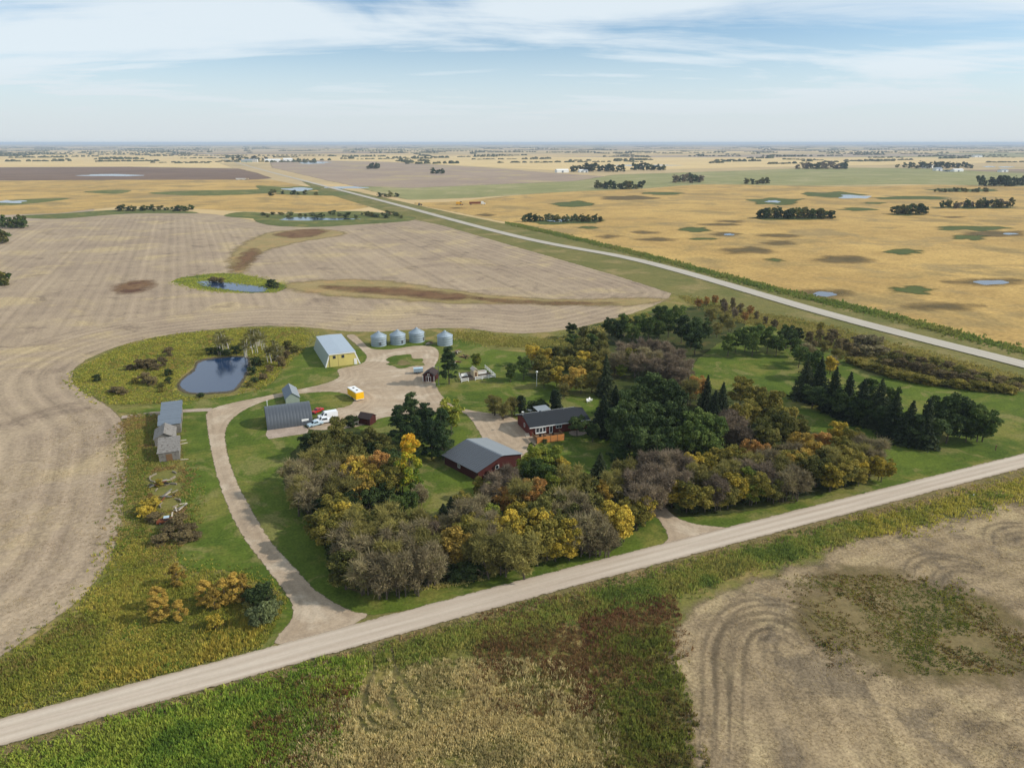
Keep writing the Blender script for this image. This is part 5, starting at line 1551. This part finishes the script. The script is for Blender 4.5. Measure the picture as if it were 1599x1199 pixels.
# distant woods that read as one mass
def far_woods():
    rr = np.random.default_rng(5)
    V0 = []
    ico_v, ico_f = [], []
    n_az, n_el = 7, 3
    for e in range(n_el):
        t = (e / n_el) * math.pi / 2
        for a_ in range(n_az):
            az = 2 * math.pi * (a_ + .5 * (e % 2)) / n_az
            ico_v.append((math.cos(az) * math.cos(t), math.sin(az) * math.cos(t), math.sin(t)))
    ico_v.append((0, 0, 1.0))
    for e in range(n_el - 1):
        for a_ in range(n_az):
            b = (a_ + 1) % n_az
            p, q_, r_, s_ = e * n_az + a_, e * n_az + b, (e + 1) * n_az + b, (e + 1) * n_az + a_
            ico_f += [(p, q_, r_), (p, r_, s_)]
    for a_ in range(n_az):
        ico_f.append(((n_el - 1) * n_az + a_, (n_el - 1) * n_az + (a_ + 1) % n_az, n_el * n_az))
    ico_v, ico_f = np.array(ico_v), np.array(ico_f)
    Vs, Fs, off = [], [], 0
    ga = R(23.5)
    for k in range(620):
        y = 2700 * math.exp(rr.uniform(0, 1.0) ** .75 * 2.2)
        x = rr.uniform(-.85, .85) * y
        py = 222 + 1110 * (75 / y)
        ln = rr.uniform(40, 260) * (1 + y / 9000)
        a_ = ga + (math.pi / 2 if rr.random() < .25 else 0) + rr.normal() * .1
        nl = int(np.clip(ln / 16, 4, 15))
        hh = rr.uniform(5, 10)
        for j in range(nl):
            u = (j / nl - .5) * ln + rr.normal() * 5
            v = rr.normal() * 9
            c = np.array([x + u * math.cos(a_) - v * math.sin(a_), y + u * math.sin(a_) + v * math.cos(a_), 0])
            sc = np.array([rr.uniform(7, 14), rr.uniform(7, 14), hh * rr.uniform(.6, 1.15)])
            V = ico_v * sc * rr.uniform(.8, 1.2, (len(ico_v), 1)) + c
            V[:, 2] -= .5
            Vs.append(V)
            Fs.append(ico_f + off)
            off += len(V)
    V, F = np.concatenate(Vs), np.concatenate(Fs)
    tint = np.repeat(rr.uniform(0, 1, len(Vs)), len(ico_v))
    m, q = newmat('far_foliage')
    t = q.attr('tint').outputs['Fac']
    n = q.noise(q.node('ShaderNodeNewGeometry').outputs['Position'], .35, 3)
    col = q.scale(q.mix(t, lin((48, 60, 36)), lin((84, 82, 50))), q.m('ADD', .5, n))
    finish(m, q, col, .95, None, .05)
    o = bpy.data.objects.new('far_woods', mesh_from('far_woods', V, F, m, {'tint': ('FLOAT', tint)}))
    o['kind'] = 'stuff'
    o['label'] = 'distant dark tree belts scattered over the plain'
    link(o)


far_woods()


# far farmsteads and machines
def far_barn(x, y, L, W, h_, label, roofm='white', wallm='white', rz=GA):
    p = G(x, y)
    o = empty('farm_building', (p.x, p.y, 0), rz, label, 'building')
    MB().prism([(0, 0), (W, 0), (W, h_), (W / 2, h_ * 1.45), (0, h_)], 0, L, 'x').build('wall', M[wallm], o)
    for s_ in (-1, 1):
        pr = [(W / 2 + s_ * (W / 2 + .4), h_ - .2), (W / 2, h_ * 1.46), (W / 2, h_ * 1.46 + .3), (W / 2 + s_ * (W / 2 + .4), h_ + .1)]
        MB().prism(pr if s_ < 0 else pr[::-1], -.5, L + .5, 'x').build('roof', M[roofm], o)
    MB().box(L * .4, L * .4 + 5, -.3, -.01, 0, h_ * .8).build('door', M['slate'], o)


far_barn(870, 270, 34, 14, 6, 'long white far building beside the mauve field')
far_barn(905, 269.5, 14, 10, 5, 'small white house left of the far tree row')
far_barn(912, 269.8, 12, 9, 5, 'white far house tucked against the tree row', 'tin')
far_barn(1446, 263, 30, 16, 8, 'large white far barn among farmyard trees')
far_barn(1462, 267, 24, 12, 6, 'white far shed in front of farmyard trees', 'tin')
far_barn(1490, 268.5, 36, 12, 5, 'long low white far shed beside farmyard trees')
far_barn(1564, 269, 26, 12, 5, 'low white far shed at the pasture edge', 'tin')
far_barn(414, 253.5, 60, 22, 8, 'big white far shed beside the far bin yard')
far_barn(443, 252.6, 36, 20, 9, 'white far hall standing apart from the bin yard')
far_barn(377, 254, 40, 18, 7, 'grey far shed before the white bins', 'tin', 'greenside')
far_barn(1522, 246, 60, 20, 8, 'pale far shed near the horizon', 'tin')
for k in range(8):
    p = G(383 + k * 2.7, 253.4)
    o = empty('far_grain_bin', (p.x, p.y, 0), 0, 'white tall far grain bin in the row by the highway', 'grain bin', 'far white bins')
    MB().lathe([(3.2, 0), (3.2, 11)], 12).build('bin_wall', M['white'], o)
    MB().lathe([(3.4, 11), (.3, 13.4), (0, 13.5)], 12).build('roof', M['tin'], o)
p = G(1371, 226.5)
o = empty('grain_elevator', (p.x, p.y, 0), GA, 'tall grain elevator silhouette on the horizon', 'elevator')
MB().box(-40, 40, -15, 15, 0, 42).box(-90, -41, -14, 14, 0, 18).build('tower', M['tin'], o)
MB().prism([(-14, 42), (14, 42), (0, 62)], -30, 30, 'x').build('roof', M['tin'], o)

tkp = G(733, 320)
t = empty('semi_truck', (tkp.x, tkp.y, 0), R(8), 'white semi truck with long dark trailer in the golden field', 'truck')
MB().prism([(0, 1.2), (14, 1.2), (14.4, 3.4), (13.8, 3.6), (.4, 3.6), (-.2, 3.4)], -1.3, 1.3, 'y').build('trailer', M['rusty'], t)
MB().prism([(14.9, .8), (20.4, .8), (20.4, 2.1), (18.6, 2.3), (17.8, 3.9), (14.9, 4.1)], -1.25, 1.25, 'y').build('cab', M['white'], t)
MB().box(17.95, 18.3, -1.1, 1.1, 2.4, 3.5).build('windscreen', M['glass'], t)
for x_ in (1.2, 2.5, 15.6, 19.2):
    for s_ in (-1, 1):
        wheel(t, x_, s_ * 1.15, .52, .4)
cp = G(712.5, 320.5)
c = empty('combine', (cp.x, cp.y, 0), R(5), 'yellow combine harvester working in the golden field', 'combine')
MB().prism([(0, 1.4), (5.6, 1.4), (6.4, 2.2), (6.4, 3.6), (4.9, 3.7), (4.6, 4.0), (.3, 4.0), (-.3, 2.8)], -1.5, 1.5, 'y').build('body', M['faryellow'], c)
MB().prism([(5.0, 3.6), (6.6, 3.0), (6.9, 4.4), (5.0, 4.6)], -1.1, 1.1, 'y').build('cab', M['glass'], c)
MB().prism([(7.0, .3), (8.6, .2), (8.4, 1.2), (7.2, 1.3)], -3.6, 3.6, 'y').build('header', M['rusty'], c)
MB().prism([(6.2, 1.5), (7.4, .6), (7.4, 1.1), (6.2, 2.2)], -.7, .7, 'y').build('feeder', M['faryellow'], c)
MB().tube((2.2, 1.3, 3.9), (2.6, 5.2, 4.4), .2).build('auger', M['faryellow'], c)
for s_ in (-1, 1):
    wheel(c, 5.2, s_ * 1.6, .9, .6)
    wheel(c, 1.0, s_ * 1.4, .6, .4)
cp = G(659, 321)
c = empty('tractor', (cp.x, cp.y, 0), R(170), 'dark tractor parked near the highway verge', 'tractor')
MB().prism([(0, .9), (3.0, .9), (3.0, 1.9), (.2, 2.0)], -.5, .5, 'y').build('hood', M['dark'], c)
MB().prism([(2.9, 1.0), (4.6, 1.0), (4.4, 3.1), (3.0, 3.1)], -.85, .85, 'y').build('cab', M['tin_dark'], c)
for s_ in (-1, 1):
    wheel(c, 4.0, s_ * 1.1, .95, .5)
    wheel(c, .6, s_ * .9, .55, .35)
for k, (xx, ln, lb) in enumerate(((368.4, 11, 'white far grain trailer at the tail of the parked pair'), (376.6, 10, 'white far grain trailer behind the pale far truck'), (384.2, 6, 'pale far truck at the head of two white trailers'))):
    p = G(xx, 281.4)
    t = empty('grain_trailer' if k < 2 else 'far_truck', (p.x, p.y, 0), R(4), lb, 'trailer' if k < 2 else 'truck')
    MB().prism([(1.0, .9), (ln - 1.0, .9), (ln, 3.6), (0, 3.6)], -1.4, 1.4, 'y').build('box', M['white' if k < 2 else 'tan'], t)
    for x_ in (1.6, ln - 1.6):
        for s_ in (-1, 1):
            wheel(t, x_, s_ * 1.2, .55, .4)


# ------------------------------------------------------------------ weeds, reeds and rough grass
def vnoise(x, y, s, seed):
    x, y = x / s + seed * 13.7, y / s + seed * 5.3
    xi, yi = np.floor(x).astype(int), np.floor(y).astype(int)
    fx, fy = x - xi, y - yi
    fx, fy = fx * fx * (3 - 2 * fx), fy * fy * (3 - 2 * fy)

    def hsh(i, j):
        v = np.sin(i * 127.1 + j * 311.7 + seed * 74.7) * 43758.5453
        return v - np.floor(v)
    return (hsh(xi, yi) * (1 - fx) + hsh(xi + 1, yi) * fx) * (1 - fy) + (hsh(xi, yi + 1) * (1 - fx) + hsh(xi + 1, yi + 1) * fx) * fy


m, q = newmat('weed_leaves')
at = q.attr('col')
WEED = finish(m, q, at.outputs['Color'], 0.85, None, 0.08, trans=0.45)


YARD_S = smooth(YARD, 3)
POND = px([(277, 603), (288, 588), (302, 577), (309, 564), (335, 558.5), (380, 556), (390, 562), (388, 581), (377, 602), (364, 616), (330, 620), (290, 618)])
CLEAR = [(G(x_, y_).x, G(x_, y_).y, r_) for x_, y_, r_ in ((255, 745, 3.6), (262, 764, 3.2), (266, 787, 2.8), (253, 816, 2.6))]


def weeds(name, poly, dens, hgt, cols, label, patch=7.0, spread=.35, blades=6, width=.11, thin=0.0, lean=.5, seed=1, edge=2.2, poly_is_px=True, droop=0.0):
    """clumps of upright leaves over a polygon; the species mix drifts from patch to patch"""
    rr = np.random.default_rng(seed)
    P = smooth(px(poly) if poly_is_px else poly, 3)
    xs, ys = np.array([p[0] for p in P]), np.array([p[1] for p in P])
    n = int((xs.max() - xs.min()) * (ys.max() - ys.min()) * dens)
    X, Y = rr.uniform(xs.min(), xs.max(), n), rr.uniform(ys.min(), ys.max(), n)
    D = sdf(P, X, Y) + rr.normal(size=n) * edge
    k = D > 0
    rd = np.full(n, 1e9)
    for pa, pb in zip(road_pts[:-1], road_pts[1:]):
        e_ = pb - pa
        tt = np.clip(((X - pa.x) * e_.x + (Y - pa.y) * e_.y) / e_.xy.length_squared, 0, 1)
        rd = np.minimum(rd, np.hypot(X - pa.x - tt * e_.x, Y - pa.y - tt * e_.y))
    k &= rd > 3.2
    k &= sdf(YARD_S, X, Y) < -.5
    for tp, hw_ in TRACKS:
        for pa, pb in zip(tp[:-1], tp[1:]):
            e_ = pb - pa
            tt = np.clip(((X - pa.x) * e_.x + (Y - pa.y) * e_.y) / e_.xy.length_squared, 0, 1)
            dd_ = np.hypot(X - pa.x - tt * e_.x, Y - pa.y - tt * e_.y)
            k &= np.abs(dd_ - hw_) > .36
    for cx_, cy_, r_ in CLEAR:
        k &= np.hypot(X - cx_, Y - cy_) > r_ + rr.uniform(0, .6, n)
    k &= sdf(POND, X, Y) < -1.0
    if thin:
        k &= vnoise(X, Y, patch * .6, seed + 9) + rr.uniform(-.2, .2, n) > thin
    X, Y = X[k], Y[k]
    n = len(X)
    t = vnoise(X, Y, patch, seed) * .6 + vnoise(X, Y, patch * .33, seed + 3) * .3 + rr.uniform(-.12, .22, n)
    t = np.clip((t - .12) / .72, 0, .999)
    C = np.array([lin(c) for c in cols])
    u = t * (len(cols) - 1)
    i0 = u.astype(int)
    col = C[i0] * (1 - (u - i0))[:, None] + C[i0 + 1] * (u - i0)[:, None]
    col *= rr.uniform(1.3, 2.3, n)[:, None]
    h_ = hgt * rr.uniform(.55, 1.25, n) * (.65 + .7 * vnoise(X, Y, patch * .8, seed + 5))
    b = blades
    az = rr.uniform(0, 2 * math.pi, (n, b))
    r0 = spread * rr.uniform(0, 1, (n, b)) ** .5
    bx, by = X[:, None] + np.cos(az) * r0, Y[:, None] + np.sin(az) * r0
    hb = h_[:, None] * rr.uniform(.6, 1.1, (n, b))
    la = rr.uniform(0, 2 * math.pi, (n, b))
    ll = lean * hb * rr.uniform(.1, .8, (n, b))
    wa = rr.uniform(0, math.pi, (n, b))
    w_ = width * rr.uniform(.6, 1.4, (n, b))
    z0 = .03
    A = np.stack([bx, by, np.full_like(bx, z0)], -1)
    mx, my = bx + np.cos(la) * ll * .4, by + np.sin(la) * ll * .4
    Cc = np.stack([mx + np.cos(wa) * w_, my + np.sin(wa) * w_, z0 + hb * .45], -1)
    E_ = np.stack([mx - np.cos(wa) * w_, my - np.sin(wa) * w_, z0 + hb * .45], -1)
    T_ = np.stack([bx + np.cos(la) * ll, by + np.sin(la) * ll, z0 + hb * (1 - droop)], -1)
    V = np.stack([A, Cc, T_, E_], 2).reshape(-1, 3)
    nb = n * b
    F = np.arange(nb * 4).reshape(nb, 4)
    cc = np.concatenate([np.repeat(np.repeat(col, b, 0), 4, 0), np.ones((nb * 4, 1))], 1)
    me = mesh_from(name, V, F, WEED, {'col': ('FLOAT_COLOR', cc)})
    o = bpy.data.objects.new(name, me)
    o['kind'] = 'stuff'
    o['label'] = label
    link(o)
    return n


GR = [(82, 102, 42), (98, 118, 46), (118, 132, 52), (138, 142, 62), (90, 104, 46)]
OL = [(120, 104, 58), (110, 114, 48), (136, 126, 60), (156, 140, 66), (92, 108, 46)]
weeds('ditch_weeds', [(-150, 1250), (-60, 1200), (0, 1190), (120, 1158), (240, 1120), (340, 1085), (430, 1058), (520, 1034), (560, 1030), (570, 1050), (545, 1085), (500, 1120), (470, 1150), (440, 1225), (200, 1240), (-150, 1250)], 14, .75, GR, 'lush green weeds filling the ditch below the road', 6, .4, 6, .1, seed=2, edge=3)
weeds('ditch_weeds', [(545, 1030), (640, 1004), (760, 972), (880, 940), (1000, 906), (1120, 872), (1240, 842), (1340, 815), (1345, 830), (1260, 862), (1160, 892), (1060, 925), (980, 945), (900, 965), (800, 990), (720, 1012), (640, 1030), (570, 1048)], 15, .65, [(82, 96, 46), (98, 110, 52), (116, 122, 58), (138, 130, 70), (94, 98, 52)], 'green ditch weeds in a band along the road', 6, .4, 6, .09, seed=3, edge=1.2)
weeds('ditch_weeds', [(1330, 818), (1450, 790), (1599, 752), (1800, 700), (1800, 722), (1599, 774), (1480, 806), (1350, 840)], 7, .7, [(104, 108, 48), (130, 124, 54), (150, 138, 66), (96, 104, 46)], 'yellowish ditch grass beside the eastern road', 6, .4, 5, .1, seed=4)
weeds('road_verge_grass', [(-300, 1250), (0, 1166), (200, 1112), (400, 1055), (600, 1000), (800, 945), (1000, 893), (1200, 840), (1400, 789), (1599, 738), (1800, 686), (1800, 694), (1599, 748), (1400, 800), (1200, 852), (1000, 906), (800, 960), (600, 1014), (400, 1072), (200, 1130), (0, 1186), (-300, 1280)], 8, .35, [(150, 128, 92), (126, 112, 74), (158, 138, 102), (104, 104, 62)], 'dry brown grass along the road edge', 4, .3, 5, .08, seed=5, edge=.35)
weeds('reeds', [(480, 1150), (520, 1110), (560, 1075), (600, 1052), (680, 1046), (740, 1030), (790, 1040), (840, 1070), (850, 1105), (900, 1120), (920, 1150), (950, 1200), (940, 1250), (420, 1250), (440, 1200)], 16, .65, [(142, 127, 90), (160, 146, 104), (174, 160, 116), (124, 116, 76), (148, 135, 95)], 'pale straw-coloured reeds in the wet corner', 5, .3, 6, .07, thin=.18, lean=.6, seed=6, edge=5)
weeds('dark_dock_weeds', [(740, 1010), (800, 985), (900, 958), (1000, 940), (1050, 930), (1050, 960), (1000, 985), (960, 1010), (950, 1060), (960, 1110), (930, 1120), (880, 1110), (850, 1080), (820, 1050), (770, 1030)], 12, .6, [(84, 58, 42), (102, 72, 50), (112, 92, 60), (96, 70, 46), (104, 98, 56)], 'dark reddish brown dock weeds below the road', 6, .35, 6, .08, seed=7, edge=5, thin=.2)
weeds('dark_dock_weeds', [(460, 1080), (520, 1060), (550, 1080), (510, 1120), (450, 1190), (380, 1230), (380, 1160), (430, 1120)], 7, .8, [(84, 60, 40), (104, 78, 48), (80, 84, 42)], 'brown dock weeds beside the green ditch', 5, .35, 6, .09, seed=8, edge=5)
weeds('tall_green_weeds', [(960, 1010), (1010, 985), (1045, 985), (1050, 1030), (1070, 1090), (1075, 1150), (1100, 1230), (1110, 1255), (960, 1255), (955, 1200), (930, 1130), (955, 1090)], 12, .7, [(76, 82, 38), (94, 100, 44), (108, 108, 50), (92, 76, 46), (72, 78, 38)], 'upright olive-green weeds beside the stubble', 4, .3, 6, .09, seed=9, edge=4)
weeds('field_weeds', [(1245, 950), (1290, 910), (1370, 898), (1450, 920), (1540, 945), (1590, 990), (1600, 1020), (1560, 1052), (1480, 1050), (1390, 1035), (1310, 1010), (1260, 980)], 9, .35, [(88, 84, 44), (76, 88, 38), (110, 106, 48), (92, 70, 44), (70, 80, 36)], 'dark weedy patch in the pale stubble', 7, .35, 5, .1, thin=.28, seed=10, edge=5)
weeds('verge_meadow', [(-90, 1090), (0, 1040), (70, 1000), (130, 955), (175, 900), (200, 845), (225, 850), (250, 880), (300, 900), (360, 905), (420, 925), (440, 950), (425, 985), (390, 1015), (300, 1045), (200, 1070), (100, 1095), (0, 1118), (-90, 1142)], 14, .55, [(122, 108, 60), (104, 112, 46), (130, 126, 56), (150, 136, 66), (88, 110, 44)], 'olive and gold rough grass between field and road', 9, .35, 6, .085, seed=11)
weeds('goldenrod', [(150, 1062), (200, 1040), (260, 1024), (320, 1008), (370, 985), (400, 972), (410, 985), (380, 1005), (320, 1026), (260, 1042), (190, 1062)], 9, .8, [(128, 116, 52), (150, 134, 60), (122, 122, 54), (140, 124, 64)], 'yellow goldenrod strip beside the road', 4, .35, 6, .11, seed=12)
weeds('shed_side_weeds', [(200, 650), (248, 655), (255, 720), (285, 740), (290, 790), (300, 830), (275, 865), (250, 882), (225, 850), (200, 850), (198, 780), (203, 710)], 11, .4, [(100, 104, 46), (126, 112, 60), (88, 108, 42), (140, 122, 70), (112, 92, 60)], 'weeds growing beside the old sheds and rings', 5, .35, 6, .1, seed=13)
weeds('slough_grass', [(118, 592), (130, 572), (175, 550), (235, 532), (300, 522), (400, 513), (470, 515), (480, 535), (455, 560), (435, 585), (420, 600), (392, 604), (388, 560), (340, 557), (308, 563), (285, 588), (278, 604), (290, 618), (360, 614), (375, 608), (300, 622), (210, 632), (168, 625), (135, 607)], 4.5, .5, [(132, 122, 58), (112, 118, 48), (150, 138, 64), (96, 112, 46), (140, 116, 64)], 'yellow-green rough grass round the near pond', 8, .4, 6, .13, seed=14)
weeds('field_edge_grass', [(700, 520), (760, 523), (830, 530), (900, 526), (960, 502), (1010, 490), (1000, 500), (930, 520), (880, 540), (800, 542), (740, 534)], 5, .6, [(132, 122, 70), (116, 114, 54), (146, 132, 78)], 'tall dry grass between lawn and stubble field', 8, .4, 5, .14, seed=15)
weeds('thicket_edge_grass', [(520, 905), (600, 917), (680, 914), (740, 904), (800, 884), (880, 862), (945, 842), (945, 848), (880, 868), (800, 891), (740, 910), (680, 920), (600, 924), (520, 913)], 10, .45, [(170, 156, 100), (150, 140, 84), (126, 124, 60)], 'pale dry grass fringe along the thicket edge', 3, .3, 6, .09, edge=.25, seed=16)
weeds('highway_scrub_grass', [(1060, 462), (1180, 488), (1300, 512), (1420, 545), (1599, 590), (1599, 604), (1420, 588), (1320, 556), (1240, 520), (1150, 500)], 3, .7, [(112, 108, 58), (130, 118, 66), (96, 102, 50)], 'rough scrub grass beside the highway', 9, .5, 5, .18, seed=17)
weeds('ditch_reeds', [(800, 349), (920, 376), (1050, 408), (1200, 447), (1380, 489), (1500, 521), (1599, 545), (1800, 590), (1800, 600), (1599, 553), (1500, 528), (1380, 496), (1200, 453), (1050, 413), (920, 380), (800, 352)], 1.6, 1.1, [(74, 88, 42), (92, 104, 48), (110, 108, 56)], 'dark green reeds along the highway ditch', 14, .6, 5, .3, seed=18)
weeds('marsh_rim', [(272, 440), (300, 432), (350, 427), (400, 433), (445, 446), (430, 456), (417, 457), (410, 448), (340, 440), (310, 440), (330, 450), (380, 458), (320, 454)], 2.5, .35, [(112, 120, 50), (140, 140, 56), (96, 110, 48)], 'green sedge round the narrow field pond', 9, .5, 5, .2, seed=19)

weeds('straw_stubble', [(1085, 1260), (1085, 1100), (1070, 1010), (1100, 955), (1170, 920), (1255, 890), (1310, 860), (1400, 834), (1500, 810), (1640, 775), (1700, 900), (1700, 1260)], 7, .13, [(150, 132, 98), (128, 112, 86), (160, 144, 108), (110, 98, 78)], 'short straw stubble on the near pale field', 6, .3, 3, .05, thin=.25, lean=1.2, seed=21, edge=2)
weeds('straw_stubble', [(-60, 1045), (0, 1018), (60, 980), (118, 936), (158, 890), (178, 840), (188, 780), (190, 710), (170, 650), (120, 640), (60, 700), (-40, 760), (-120, 900)], 6, .13, [(150, 134, 106), (126, 112, 92), (160, 144, 112), (112, 100, 84)], 'short straw stubble on the near curve of the field', 6, .3, 3, .05, thin=.3, lean=1.2, seed=22, edge=2)

# ------------------------------------------------------------------ the hazy air over the plain
hz = MB().box(-FAR * .98, FAR * .98, -2900, FAR * .98, -1.0, 82.0).build('haze', M['tin'])
m, q = newmat('thin_haze')
pv = q.node('ShaderNodeVolumePrincipled')
pv.inputs['Color'].default_value = (0.72, 0.85, 1.0, 1)
pv.inputs['Density'].default_value = 0.00007
pv.inputs['Anisotropy'].default_value = 0.0
om = q.node('ShaderNodeOutputMaterial')
q.t.links.new(pv.outputs[0], om.inputs['Volume'])
hz.data.materials.clear()
hz.data.materials.append(m)
hz['kind'] = 'stuff'
hz['label'] = 'thin blue haze over the far plain'
